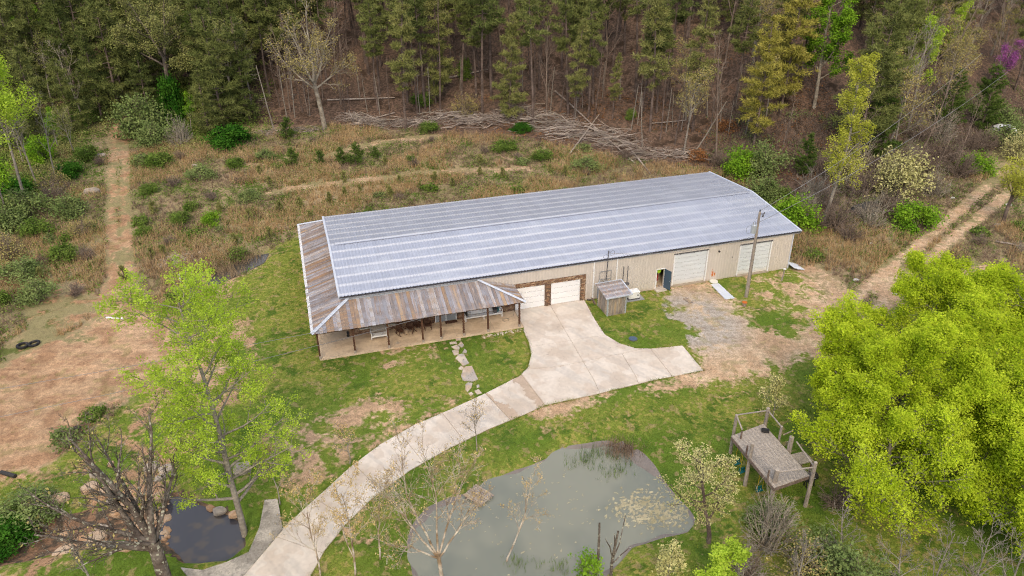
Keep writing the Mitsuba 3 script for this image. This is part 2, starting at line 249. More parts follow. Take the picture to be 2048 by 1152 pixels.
# water: murky pond, clear dark creek
scene['m_pond'] = {'type': 'principled', 'base_color': pr(lambda p, n, uv: mix((0.175, 0.19, 0.16), (0.215, 0.225, 0.185), smoothstep(0.35, 0.65, fbm(p.x * 0.35, p.y * 0.35, 0, 3)))), 'roughness': 0.09, 'specular': 0.5}
scene['m_creek'] = {'type': 'principled', 'base_color': pr(lambda p, n, uv: mix((0.045, 0.047, 0.062), (0.085, 0.070, 0.060), smoothstep(0.5, 0.75, fbm(p.x * 1.2, p.y * 1.2, 0, 3)))), 'roughness': 0.10, 'specular': 0.5}
scene['m_pitwater'] = {'type': 'principled', 'base_color': {'type': 'rgb', 'value': [0.06, 0.055, 0.05]}, 'roughness': 0.12, 'specular': 0.5}
matte('m_algae', speckle((0.33, 0.30, 0.19), (0.42, 0.38, 0.26), 1.5, 6))
# bark and twigs
matte('m_bark', speckle((0.115, 0.095, 0.08), (0.175, 0.15, 0.13), 1.5, 7)); matte('m_bark_pine', speckle((0.11, 0.085, 0.075), (0.19, 0.15, 0.135), 1.2, 6))
matte('m_bark_pale', speckle((0.36, 0.33, 0.28), (0.23, 0.20, 0.165), 1.8, 6)); matte('m_bark_grey', speckle((0.235, 0.215, 0.19), (0.30, 0.275, 0.245), 1.2, 6))
matte('m_bark_dark', speckle((0.10, 0.08, 0.068), (0.19, 0.165, 0.145), 2.2, 8, (0.38, 0.38, 0.31))); matte('m_twig', speckle((0.245, 0.195, 0.165), (0.17, 0.135, 0.115), 0.8, 5))
matte('m_bark_syc', speckle((0.55, 0.50, 0.43), (0.26, 0.185, 0.12), 1.6, 5)); matte('m_stick', speckle((0.46, 0.405, 0.365), (0.26, 0.22, 0.195), 0.9, 4))
LEAF = {'lime': ((0.36, 0.52, 0.055), (0.54, 0.70, 0.095)), 'yellowgreen': ((0.41, 0.54, 0.032), (0.60, 0.72, 0.06)), 'bright': ((0.115, 0.25, 0.018), (0.21, 0.37, 0.030)), 'pale': ((0.38, 0.38, 0.15), (0.52, 0.50, 0.24)),
        'bud': ((0.30, 0.27, 0.10), (0.42, 0.36, 0.14)), 'tan': ((0.42, 0.31, 0.14), (0.55, 0.43, 0.21)), 'green': ((0.085, 0.15, 0.026), (0.15, 0.225, 0.045)), 'deep': ((0.022, 0.090, 0.010), (0.055, 0.15, 0.018)),
        'olive': ((0.19, 0.21, 0.070), (0.29, 0.30, 0.11)), 'soft': ((0.13, 0.19, 0.060), (0.21, 0.27, 0.095)), 'pine': ((0.13, 0.16, 0.050), (0.22, 0.25, 0.085)), 'pinedark': ((0.085, 0.115, 0.036), (0.15, 0.185, 0.060)), 'pineyel': ((0.28, 0.27, 0.055), (0.40, 0.37, 0.095)),
        'magenta': ((0.26, 0.075, 0.27), (0.40, 0.13, 0.40)), 'yg2': ((0.42, 0.46, 0.06), (0.58, 0.60, 0.12)), 'youngpine': ((0.075, 0.13, 0.028), (0.13, 0.20, 0.045)), 'sedge': ((0.38, 0.265, 0.14), (0.50, 0.37, 0.22)), 'straw': ((0.28, 0.215, 0.14), (0.36, 0.28, 0.19)), 'dryweed': ((0.22, 0.165, 0.125), (0.30, 0.225, 0.17)), 'rust': ((0.33, 0.155, 0.06), (0.23, 0.11, 0.05)), 'blade': ((0.115, 0.18, 0.022), (0.20, 0.25, 0.04))}
for k, (a, b) in LEAF.items():
    if k in ('yellowgreen', 'lime', 'yg2'): scene['l_' + k] = {'type': 'principledthin', 'base_color': speckle(a, b, 0.9, 3.5), 'roughness': 0.7, 'diff_trans': 0.9, 'spec_trans': 0.0}
    else: matte('l_' + k, speckle(a, b, 0.9, 3.5))

# ---------------------------------------------------------------- ground
TRACK = [(-22.67, 18.72), (-20.60, 17.77), (-19.55, 14.33), (-18.03, 10.35), (-13.12, 3.60), (-10.03, -0.79), (-11.13, -4.23), (-15.30, -4.37), (-18.64, -4.10), (-20.73, -4.68), (-21.51, -6.30), (-22.40, -9.24), (-23.42, -11.29), (-24.57, -11.55), (-29.01, -10.87), (-32.56, 0.82), (-31.05, 2.95), (-28.23, 4.96), (-26.18, 6.50), (-24.06, 7.93), (-22.74, 10.05), (-22.71, 14.04)]
ROADYARD = [(31.95, -0.12), (35.49, -0.32), (36.01, -3.10), (35.93, -5.96), (35.84, -9.47), (37.25, -11.26), (41.00, -9.70), (42.43, -6.16), (45.37, -6.04), (45.44, -9.64), (45.26, -11.93), (41.31, -14.23), (37.15, -15.02), (33.85, -15.53), (28.16, -15.57), (23.32, -15.31), (19.02, -15.14), (13.75, -15.75), (12.63, -16.05), (13.29, -14.70), (17.56, -14.53), (22.55, -14.15), (27.47, -14.11), (28.19, -12.22), (28.54, -10.26), (29.54, -7.03), (30.47, -3.47)]
PATCHES = [[(-6.55, -9.78), (-1.19, -9.42), (3.87, -12.33), (6.37, -11.78), (3.17, -14.03), (-0.45, -15.89), (-4.14, -17.90), (-6.76, -17.20), (-8.75, -13.35)], [(-17.84, 8.75), (-10.60, 5.44), (-7.13, -0.08), (-9.60, -2.51), (-11.63, -10.08), (-14.36, -14.73), (-17.15, -10.48), (-18.64, -4.10)], [(-20.13, -12.03), (-14.65, -11.46), (-14.33, -16.20), (-19.34, -15.08)],
           [(-3.05, -20.78), (-1.10, -20.88), (-0.83, -23.81), (-3.07, -24.40)], [(2.21, -2.11), (6.44, -3.41), (6.79, -6.01), (2.58, -5.50)], [(40.09, -1.09), (49.00, -0.34), (47.94, -7.91), (38.37, -8.85)], [(-21.32, -16.58), (-17.74, -19.56), (-19.74, -21.69), (-25.33, -21.54), (-26.44, -17.99)], [(56.51, -6.28), (65.19, -3.94), (66.62, -9.44), (59.73, -15.62), (54.86, -11.96)], [(-30.61, 16.76), (-26.26, 19.87), (-22.94, 14.10), (-23.96, 9.64), (-27.51, 7.04)], [(-14.30, 15.93), (-9.98, 17.35), (-7.92, 19.84), (-11.70, 11.75)]]
LINES = [([(-29.18, 81.36), (-29.07, 75.00), (-29.17, 69.32), (-27.96, 59.34), (-26.92, 49.68), (-25.70, 42.45), (-25.00, 35.52), (-23.73, 28.65), (-23.14, 23.49), (-21.73, 16.13)], 0.33), ([(-28.18, 80.93), (-27.95, 74.54), (-27.73, 68.48), (-26.51, 59.00), (-25.04, 49.45), (-24.31, 41.86), (-23.25, 34.94), (-22.39, 28.57), (-21.61, 23.16), (-20.32, 15.50)], 0.31), ([(46.52, -8.26), (57.78, -1.98), (68.44, 3.77), (81.27, 10.78), (101.66, 21.89)], 0.41), ([(46.10, -11.25), (53.46, -6.96), (63.85, -1.12), (75.18, 4.67), (92.97, 13.94)], 0.38), ([(50.86, -7.21), (55.82, -4.25)], 0.7),
         ([(-6.40, 37.30), (-0.01, 37.92), (5.25, 38.08), (12.83, 38.85), (21.66, 37.42), (27.97, 36.67)], 0.4), ([(0.79, 48.88), (5.29, 50.65), (9.99, 52.44), (19.13, 51.95)], 0.5), ([(34.82, -7.77), (34.60, -12.18), (37.05, -13.76)], 0.6), ([(-12.20, 48.57), (-7.50, 48.06)], 0.3)]
LAWN = [(-1.24, 22.05), (-3.47, 24.19), (-6.53, 20.72), (-8.87, 15.63), (-12.16, 13.70), (-13.55, 11.26), (-16.50, 8.39), (-17.44, 1.46), (-17.12, -4.59), (-20.20, -7.93), (-22.40, -11.78), (-29.82, -11.11), (-35.34, -14.83), (-29.15, -29.42), (36.47, -49.36), (66.19, -30.28), (71.68, -10.78), (66.57, -9.38), (65.17, -5.26), (58.08, -6.62), (48.93, -10.20), (43.36, -12.28), (44.89, -5.90), (45.45, -1.03), (40.71, 10.29), (18.76, 17.21)]
WOODL = [(-50.17, 31.13), (-36.31, 33.26), (-34.09, 37.61), (-31.48, 43.77), (-31.00, 62.52), (-30.65, 72.47), (-26.96, 70.91), (-23.13, 60.03), (-17.93, 55.72), (-13.86, 57.11), (-7.42, 58.57), (-4.31, 62.56), (-2.48, 89.43), (-85.51, 129.14)]
WOODR = [(51.37, 26.87), (60.00, 23.68), (57.83, 11.73), (57.77, 6.07), (66.40, 6.31), (74.95, 10.69), (88.98, 18.52), (105.37, 26.53), (143.28, 37.05), (154.66, 47.63), (68.22, 59.32)]
def line_sd(x, y, pts, hw):
    d = np.full(len(x), 1e9)
    for (ax, ay), (bx, by) in zip(pts[:-1], pts[1:]):
        ex, ey = bx - ax, by - ay; t = np.clip(((x - ax) * ex + (y - ay) * ey) / (ex * ex + ey * ey), 0, 1)
        d = np.minimum(d, np.hypot(x - ax - t * ex, y - ay - t * ey))
    return hw - d
def fields(x, y):
    """(bare soil: metres inside, cover: 0 lawn, 1 rough, 2 leaf litter)"""
    b = np.maximum(sdf(x, y, TRACK), sdf(x, y, ROADYARD))
    for pts, hw, tag_ in [(*l, 'bank' if hw_ in (0.4, 0.5, 0.3) else 'rut') for l, hw_ in [(l, l[1]) for l in LINES]]: b = np.maximum(b, np.clip(line_sd(x, y, pts, hw) * 2.4 + 0.35, -6, -0.45 if 'bank' == tag_ else (0.75 if pts[0][0] < 0 else 0.9)))
    for pp in PATCHES: b = np.maximum(b, np.minimum(sdf(x, y, pp), 0.3) - 0.55)
    lawn = sdf(x, y, LAWN); wood = np.minimum(depth_in(x, y) + 2.5, 30)
    c = np.clip(0.5 - lawn / 2.5, 0, 1) + np.clip(0.5 + wood / 4.0, 0, 1) * (lawn < 0)
    b = np.where(wood > 0, b - 1.0, b)
    return np.clip(b, -6, 6), c
def axis(lo, hi, step, far):
    a = np.arange(lo, hi + 1e-6, step); w = step * 1.35 ** np.arange(1, 22)
    w = np.minimum(w, 14); o = np.cumsum(w); o = np.append(o[o < far], far)
    return np.concatenate([lo - o[::-1], a, hi + o])
gx, gy = axis(-48, 70, 0.36, 260), axis(-46, 66, 0.36, 260)
GX, GY = np.meshgrid(gx, gy, indexing='ij'); px_, py_ = GX.ravel(), GY.ravel()
GZ = height(px_, py_); B_, C_ = fields(px_, py_)
GZ = GZ + 0.05 * (meshkit.fbm(np.stack([px_ * 0.8, py_ * 0.8, px_ * 0], 1), 3) - 0.5) * np.clip(C_ + 0.35, 0, 1.5) * ss(0.5, 3, -sdf(px_, py_, [(-4, -4), (46, -4), (46, 19), (-4, 19)]))
pond_sd, creek_sd, pit_sd = sdf(px_, py_, POND), np.maximum(sdf(px_, py_, CREEK), sdf(px_, py_, POOL)), sdf(px_, py_, PIT)
for pl, lv in ((POND, -0.25), (POOL, -0.2)):
    s0 = sdf(px_, py_, pl) - lv; e_ = 1e-3; near = np.abs(s0) < 0.20
    dx_, dy_ = (sdf(px_[near] + e_, py_[near], pl) - lv - s0[near]) / e_, (sdf(px_[near], py_[near] + e_, pl) - lv - s0[near]) / e_
    px_[near] -= dx_ * s0[near] * .98; py_[near] -= dy_ * s0[near] * .98; GZ[near] = height(px_[near], py_[near])
pond_sd, creek_sd = sdf(px_, py_, POND), np.maximum(sdf(px_, py_, CREEK), sdf(px_, py_, POOL))
ny = len(gy); ii, jj = np.meshgrid(np.arange(len(gx) - 1), np.arange(ny - 1), indexing='ij')
quad = np.stack([ii * ny + jj, (ii + 1) * ny + jj, (ii + 1) * ny + jj + 1, ii * ny + jj + 1], -1).reshape(-1, 4)
quad = np.vstack([quad[:, [0, 1, 2]], quad[:, [0, 2, 3]]]); mean = lambda a: a[quad].mean(1)
qb, qc, qx, qy = mean(B_), mean(C_), mean(px_), mean(py_)
kind = np.where(qb > 0.1, np.where(qx < 0, 1, 2), np.where(qc < 0.5, 0, np.where(qc < 1.5, 3, 4)))
kind[mean(pond_sd) > -0.25] = 5; kind[mean(creek_sd) > -0.2] = 6
gv = np.stack([px_, py_, GZ], 1); guv = np.stack([B_, C_], 1)
gn = np.zeros_like(gv)
for k, (nm, m, lab) in enumerate([('lawn', 'm_ground', 'mown green lawn around the driveway and the pond'), ('dirt_track', 'm_ground', 'reddish bare dirt track and yard at the left, leading up into the wood'), ('dirt_road', 'm_ground', 'tan dirt road from the roll-up doors off to the right'),
        ('meadow', 'm_ground', 'rough weedy field behind and left of the building'), ('forest_floor', 'm_ground', 'brown leaf covered slope under the wood'), ('pond_bed', 'm_mud', 'grey mud rim of the pond'), ('creek_bed', 'm_creekbed', 'brown stony creek bed at the lower left')]):
    q = quad[kind == k]; tri = q; use, inv = np.unique(tri, return_inverse=True)
    structure(nm, (gv[use], inv.reshape(-1, 3)), m, lab, smooth=True, uv=guv[use])
def sheet(poly, z): 
    m = trimesh.creation.triangulate_polygon(poly, engine='earcut'); v = np.asarray(m[0]); return np.column_stack([v, np.full(len(v), z)]), np.asarray(m[1])
POND_Z, CREEK_Z = -0.50, -0.75
structure('pond', sheet(Polygon(POND).buffer(0.9), POND_Z), 'm_pond', 'murky grey-green pond in the lawn')
structure('creek', sheet(Polygon(POOL).buffer(0.8), CREEK_Z), 'm_creek', 'dark blue still creek pool beside the driveway')
structure('puddle', sheet(Polygon(PIT).buffer(-0.1), -0.33), 'm_pitwater', 'small dark seep of water behind the lawn')

# concrete driveway: slabs between the joints
DRIVE = Polygon(DRIVE_XY)
joints = [[(12.19, -8.84), (12.78, -10.34), (13.26, -14.69), (13.44, -16.61)], [(8.95, -10.48), (9.26, -11.84), (10.10, -15.34), (10.38, -16.23)], [(4.73, -11.94), (5.41, -13.27), (6.30, -17.10), (6.45, -18.00)], [(1.00, -13.36), (1.92, -14.73), (3.05, -18.61), (3.55, -19.64)], [(-2.62, -16.31), (-1.73, -17.15), (-0.08, -20.72), (0.48, -21.49)], [(-5.53, -18.94), (-4.58, -19.73), (-2.43, -22.60), (-1.69, -23.09)], [(-8.13, -21.82), (-7.21, -22.37), (-4.18, -24.81), (-3.46, -25.29)],
          [(13.74, -6.71), (14.79, -6.43), (22.51, -6.59), (23.90, -6.22)], [(12.46, -9.41), (16.01, -10.04), (22.30, -9.77), (30.85, -9.25)], [(18.96, 0.31), (18.85, -0.45), (18.21, -12.73), (17.88, -15.31)], [(21.81, -8.21), (22.01, -9.58), (21.69, -13.32), (21.17, -15.64)], [(24.71, -8.69), (24.67, -10.57), (24.59, -13.70), (24.34, -15.92)]]
pieces = [DRIVE]
for j in joints:
    ln = LineString(j); out = []
    for pc in pieces: out += [g for g in shp_split(pc, ln).geoms]
    pieces = out
edge = MB(); 
v, f = extrude(DRIVE.buffer(-0.012), 0.095); v[:, 2] -= 0.055; edge.add(v, f)
put('driveway', edge, 'm_concrete_edge'); labels['driveway'] = {'label': 'curving pale concrete driveway and apron', 'kind': 'structure'}
for k, pc in enumerate(pieces):
    if pc.area < 0.2: continue
    pc = pc.buffer(-0.022)
    if pc.is_empty: continue
    for g in getattr(pc, 'geoms', [pc]):
        v, f = extrude(g, 0.15); v[:, 2] -= 0.085; part('driveway', 'slab', (v, f), 'm_concrete')
# culvert apron of rough concrete at the creek
ap = Polygon([(-7.78, -18.98), (-6.96, -19.11), (-6.81, -20.77), (-6.72, -21.98), (-8.99, -24.95), (-10.35, -25.79), (-11.92, -24.60), (-12.65, -23.31), (-11.40, -23.89), (-10.01, -23.67), (-8.77, -23.27), (-8.13, -21.36)])
v, f = extrude(ap, 1.3); v[:, 2] -= 1.17
k = thing('culvert_apron', 'rough grey concrete culvert headwall between the creek pool and the driveway', 'headwall'); put(k, (v, f), 'm_apron')

# ---------------------------------------------------------------- the long metal building
Lx, Wy, He, Hr = 45.28, 18.288, 4.30, 5.13
K = thing('metal_building', 'long low metal building with pale ribbed roof and rusty porch roofs', 'building')
def wall_xz(poly, y0, y1):
    v, f = extrude(poly, y1 - y0); return np.stack([v[:, 0], y1 - v[:, 2], v[:, 1]], 1), f
open_door = sbox(30.0, 0.12, 30.82, 2.17)
roll = [sbox(31.85, 0.12, 35.41, 3.56), sbox(39.2, 0.12, 42.72, 3.54)]; gar = [sbox(15.35, 0.03, 18.3, 2.42), sbox(18.93, 0.03, 21.9, 2.42)]
glass = sbox(7.7, 0.14, 9.6, 2.2)
fp = sbox(0.02, -0.3, Lx - 0.02, 4.12)
for o in [open_door] + roll + gar + [glass]: fp = fp.difference(o)
wf = part(K, 'wall', wall_xz(fp, 0.03, 0.22), 'm_siding')
part(K, 'wall', wall_xz(sbox(0.02, -0.3, Lx - 0.02, 4.12), Wy - 0.2, Wy - 0.02), 'm_siding')
gab = Polygon([(0.22, -0.3), (Wy - 0.2, -0.3), (Wy - 0.2, He - 0.09), (Wy / 2, Hr - 0.09), (0.22, He - 0.09)])
for x0, x1 in ((0.03, 0.2), (Lx - 0.2, Lx - 0.03)):
    v, f = extrude(gab, x1 - x0); part(K, 'gable_wall', (np.stack([x0 + v[:, 2], v[:, 0], v[:, 1]], 1), f), 'm_siding')
part(K, 'floor', MB().box(0.2, Lx - 0.2, 0.2, Wy - 0.2, -0.2, 0.1), 'm_porch')
def ribbed(w, ribs, depth, rw=0.05):
    """cross section (a, depth) of a ribbed sheet of width w"""
    p = [(0, 0)]
    for r in ribs: p += [(r - rw, 0), (r - rw * 0.45, depth), (r + rw * 0.45, depth), (r + rw, 0)]
    return p + [(w, 0)]
def sheet_front(x0, x1, z0, z1):
    w = x1 - x0; pr_ = [q for q in ribbed(w, [r for r in np.arange(0.15, w - 0.08, 0.305)], 0.030)]
    a = np.array(pr_); n = len(a); v = np.vstack([np.column_stack([x0 + a[:, 0], -a[:, 1] + 0.02, np.full(n, z)]) for z in (z0, z1)])
    i = np.arange(n - 1); return v, np.stack([i, i + 1, i + 1 + n, i + n], 1)
holes = [(30.0 - 0.06, 30.82 + 0.06, 2.23), (31.85 - 0.1, 35.41 + 0.1, 3.66), (39.2 - 0.1, 42.72 + 0.1, 3.64), (-1, 22.46, 2.89)]
cuts = sorted(set([22.46] + [h[k] for h in holes[:3] for k in (0, 1)] + list(np.arange(0.05, Lx, 0.914)) + [Lx - 0.05]))
for a, b in zip(cuts[:-1], cuts[1:]):
    if b - a < 0.03: continue
    z0 = max([h[2] for h in holes if h[0] <= (a + b) / 2 <= h[1]] + [0.02])
    part(wf, 'panel', sheet_front(a + 0.002, b - 0.002, z0, 4.1), 'm_siding_rust' if 36.0 < (a + b) / 2 < 36.8 and 0 else 'm_siding')
rs = MB(); rng = seed(5)
for k in range(26):
    x, z = 36.35 + rng.normal(0, 0.16), 0.35 + abs(rng.normal(0, 0.42)); rs.box(x - 0.05 * rng.random() - .03, x + .05, 0.0145, 0.0175, z, z + 0.25 * rng.random() + .05)
part(wf, 'rust_stain', rs, 'm_orange', label='orange rust stain low on the siding between the roll-up doors')
# main roof
SL = math.hypot(Wy / 2 + 0.14, (Hr - He) * (Wy / 2 + 0.14) / (Wy / 2)); ANG = math.degrees(math.atan2(Hr - He, Wy / 2))
pw = 0.9144; prof = np.array(ribbed(pw, (0.152, 0.457, 0.762), 0.032, 0.06)); n = len(prof)
rv = np.vstack([np.column_stack([prof[:, 0], np.full(n, s), prof[:, 1]]) for s in (0, SL)]); i = np.arange(n - 1)
rp = mikit.ply((rv, np.stack([i, i + 1, i + 1 + n, i + n], 1)), 'm_tin')
core = MB().add([[x, y, z] for x in (-0.03, Lx + 0.03) for y, z in ((-0.1, He - 0.05), (Wy / 2, Hr - 0.04), (Wy + 0.1, He - 0.05), (Wy + 0.1, He - 0.17), (Wy / 2, Hr - 0.16), (-0.1, He - 0.17))],
    [[0, 1, 7, 6], [1, 2, 8, 7], [2, 3, 9, 8], [3, 4, 10, 9], [4, 5, 11, 10], [5, 0, 6, 11], [0, 5, 4, 1], [1, 4, 3, 2], [6, 7, 10, 11], [7, 8, 9, 10]])
R = part(K, 'roof', core, 'm_gutter')
npan = round(Lx / pw) + 1; x00 = (Lx - npan * pw) / 2
for k in range(npan):
    part(R, 'roof_panel', rp, None, at=T().translate([x00 + k * pw, -0.14, He - 0.012 - 0.14 * (Hr - He) / (Wy / 2)]).rotate([1, 0, 0], ANG))
for k in range(npan):
    part(R, 'roof_panel', rp, None, at=T().translate([x00 + (k + 1) * pw, Wy + 0.14, He - 0.012 - 0.14 * (Hr - He) / (Wy / 2)]).rotate([0, 0, 1], 180).rotate([1, 0, 0], ANG))
rc = MB()
for s in (-1, 1): rc.obox((Lx / 2, Wy / 2 + s * 0.14, Hr + 0.032), (Lx / 2 + 0.12, 0, 0), (0, 0.15, -s * 0.15 * (Hr - He) / (Wy / 2)), (0, 0, 0.008))
part(R, 'ridge_cap', rc, 'm_tin')
sl = (Hr - He) / (Wy / 2)
for x in (x00, x00 + npan * pw):
    for s in (0, 1):
        m = MB(); y0, y1 = (-0.16, Wy / 2) if s == 0 else (Wy + 0.16, Wy / 2)
        m.obox((x, (y0 + y1) / 2, (He - 0.16 * sl + Hr) / 2 + 0.0), (0.10, 0, 0), (0, (y1 - y0) / 2, (Hr - He + 0.16 * sl) / 2), (0, 0, 0.055)); part(R, 'rake_trim', m, 'm_trim')
part(R, 'gutter', MB().box(x00, x00 + npan * pw, -0.23, -0.145, He - 0.15, He - 0.045), 'm_gutter')
part(R, 'eave_trim', MB().box(x00, x00 + npan * pw, -0.11, 0.0, He - 0.26, He - 0.175), 'm_trim')
part(K, 'corner_trim', MB().box(Lx - 0.10, Lx + 0.02, -0.03, 0.09, 0.0, 4.05), 'm_trim'); 
part(K, 'base_trim', MB().box(22.46, 29.94, -0.03, 0.028, -0.12, 0.018), 'm_post_foot')
for x, zb in ((23.22, 0.1), (25.62, 0.1)): part(K, 'downspout', MB().box(x - 0.05, x + 0.05, -0.10, -0.015, zb, 4.03), 'm_white')
part(K, 'wall_vent', MB().tube([(36.71, 0.02, 3.24), (36.71, -0.12, 3.24)], 0.09, 10), 'm_dark')
part(K, 'wall_vent', MB().tube([(38.35, 0.02, 2.35), (38.35, -0.07, 2.35)], 0.04, 8), 'm_dark')
# doors
def sections(name, x0, x1, z0, z1, n, m, y, label, emboss):
    d = part(K, name, MB().box(x0, x1, y + 0.045, y + 0.10, z0, z1), 'm_grey', label=label); h = (z1 - z0) / n
    for k in range(n):
        s = MB().box(x0 + 0.01, x1 - 0.01, y, y + 0.043, z0 + k * h + 0.020, z0 + (k + 1) * h - 0.020)
        if emboss:
            w = (x1 - x0) / 4
            for q in range(4): s.box(x0 + q * w + 0.1, x0 + (q + 1) * w - 0.1, y - 0.012, y - 0.001, z0 + k * h + 0.1, z0 + (k + 1) * h - 0.1)
        else:
            s.box(x0 + 0.02, x1 - 0.02, y - 0.018, y - 0.001, z0 + k * h + h * 0.45, z0 + k * h + h * 0.55)
        part(d, 'door_section', s, m)
    return d
sections('garage_door', 15.37, 18.28, 0.06, 2.40, 4, 'm_white', 0.06, 'white sectional garage door nearer the porch, partly behind the porch corner', True)
sections('garage_door', 18.95, 21.88, 0.06, 2.40, 4, 'm_white', 0.06, 'white sectional garage door on the right of the stone pillar', True)
sections('roll_up_door', 31.87, 35.39, 0.13, 3.54, 7, 'm_rollup', 0.07, 'tall pale roll-up door beside the open blue door', False)
sections('roll_up_door', 39.22, 42.70, 0.13, 3.52, 7, 'm_rollup', 0.07, 'tall pale roll-up door at the right end behind the utility pole', False)
for x0, x1, zt in ((31.85, 35.41, 3.56), (39.2, 42.72, 3.54)):
    fr = MB(); fr.box(x0 - 0.11, x0, -0.05, 0.07, 0.0, zt); fr.box(x1, x1 + 0.11, -0.05, 0.07, 0.0, zt); part(K, 'door_jamb', fr, 'm_white')
    part(K, 'door_header', MB().box(x0 - 0.13, x1 + 0.13, -0.055, 0.06, zt, zt + 0.10), 'm_greydark')
    part(K, 'door_sill', MB().box(x0 - 0.15, x1 + 0.15, -0.16, 0.22, -0.12, 0.125), 'm_concrete_edge')
fr = MB(); fr.box(29.93, 29.995, -0.04, 0.2, 0.1, 2.24); fr.box(30.825, 30.89, -0.04, 0.2, 0.1, 2.24); fr.box(29.995, 30.825, -0.04, 0.2, 2.175, 2.24)
part(K, 'door_frame', fr, 'm_white')
dm = MB().bar((30.84, -0.05, 1.15), (31.13, -0.86, 1.15), 0.05, 2.06); bd = part(K, 'entry_door', dm, 'm_blue', label='dark blue metal door standing open beside the tall roll-up door')
part(bd, 'door_handle', MB().box(31.04, 31.20, -0.80, -0.74, 1.05, 1.12), 'm_galv')
# sheet standing at the far corner
# stone front: background slab with single stones proud of it, one mass of small stones
st = sbox(-0.2, -0.05, 22.44, 2.87).difference(sbox(15.33, -0.1, 18.32, 2.42)).difference(sbox(18.91, -0.1, 21.92, 2.42)).difference(sbox(7.62, 0.1, 9.68, 2.24))
sv = part(K, 'stone_veneer', wall_xz(st, -0.02, 0.026), 'm_mortar', label='brown stone facing around the garage doors and under the porch')
rng = seed(8); sm = {q: MB() for q in ('m_stonewall', 'm_stone_a', 'm_stone_b', 'm_stone_c')}
z = 0.0
while z < 2.8:
    hh = rng.uniform(0.09, 0.17); x = -0.2 + rng.random() * 0.1
    while x < 22.4:
        w = rng.uniform(0.14, 0.42); b = sbox(x, z, min(x + w, 22.43), min(z + hh, 2.86)).buffer(-0.012)
        if not b.is_empty and st.contains(b):
            x0, z0, x1, z1 = b.bounds; d = rng.uniform(0.02, 0.06); c = 0.2 * min(x1 - x0, z1 - z0)
            vv = np.array([(x0, -.0195, z0), (x1, -.0195, z0), (x1, -.0195, z1), (x0, -.0195, z1)] + [(x0 + c * rng.random(), -.02 - d * rng.uniform(.7, 1), z0 + c * rng.random()), (x1 - c * rng.random(), -.02 - d * rng.uniform(.7, 1), z0 + c * rng.random()), (x1 - c * rng.random(), -.02 - d * rng.uniform(.7, 1), z1 - c * rng.random()), (x0 + c * rng.random(), -.02 - d, z1 - c * rng.random())])
            sm[rng.choice(list(sm), p=(.4, .25, .2, .15))].add(vv, [[4, 5, 6, 7], [0, 1, 5, 4], [1, 2, 6, 5], [2, 3, 7, 6], [3, 0, 4, 7]])
        x += w
    z += hh
for m_, q in sm.items(): part(sv, 'stones', q, m_, kind='stuff')
# windows and glazed door in the porch wall
for x0, x1 in ((0.8, 1.63), (3.3, 4.0), (5.4, 6.2)):
    w = MB(); z0, z1 = 0.72, 2.0
    w.box(x0 - .06, x0, -.09, -.02, z0, z1); w.box(x1, x1 + .06, -.09, -.02, z0, z1); w.box(x0 - .06, x1 + .06, -.09, -.02, z1, z1 + .06); w.box(x0 - .08, x1 + .08, -.13, -.02, z0 - .08, z0); w.box(x0, x1, -.075, -.03, 1.33, 1.38)
    wk = part(K, 'window', w, 'm_cream'); part(wk, 'pane', MB().box(x0, x1, -.05, -.035, z0, z1), 'm_pane')
w = MB(); 
for x in (7.66, 8.64, 9.6): w.box(x - .04, x + .04, -.07, .03, .14, 2.2)
w.box(7.62, 9.64, -.075, .03, 2.2, 2.28)
gd = part(K, 'glazed_door', w, 'm_white')
for x0, x1 in ((7.7, 8.6), (8.68, 9.56)): part(gd, 'pane', MB().box(x0, x1, -0.03, -0.01, .16, 2.2), 'm_glassdoor')
# porch
XL, YF, ZP, ZJ = -3.4, -3.36, 2.86, 3.90; XH, XT, YB = 11.8, 15.22, Wy + 2.0
pf = Polygon([(-3.05, -3.12), (15.2, -3.12), (15.2, -0.02), (-0.0, -0.02), (-0.0, Wy + 1.9), (-3.05, Wy + 1.9)])
v, f = extrude(pf, 0.42); v[:, 2] -= 0.30; part(K, 'porch_floor', (v, f), 'm_porch')
for x in (9.0, 12.5): part(K, 'floor_joint', MB().box(x, x + .03, -3.10, -.2, 0.121, 0.124), 'm_concrete_edge')
PX = [-3.0, -0.03, 2.91, 5.92, 7.56, 9.62, 11.88, 14.83]
for k, x in enumerate(PX + [-3.0] * 4):
    y = -3.0 if k < 8 else (2.4, 7.6, 12.9, 18.0)[k - 8]
    pk = part(K, 'porch_post', MB().box(x - .075, x + .075, y - .075, y + .075, .124, 2.60), 'm_brown')
    part(pk, 'post_foot', MB().box(x - .085, x + .085, y - .085, y + .085, .122, .42), 'm_post_foot')
part(K, 'porch_beam', MB().box(-3.08, 14.92, -3.07, -2.93, 2.60, 2.82), 'm_brown')
part(K, 'porch_beam', MB().box(-3.075, -2.925, -2.92, Wy + 1.8, 2.602, 2.80), 'm_brown')
part(K, 'porch_beam', MB().box(14.76, 14.90, -2.92, -0.05, 2.601, 2.81), 'm_brown')
rng = seed(11)
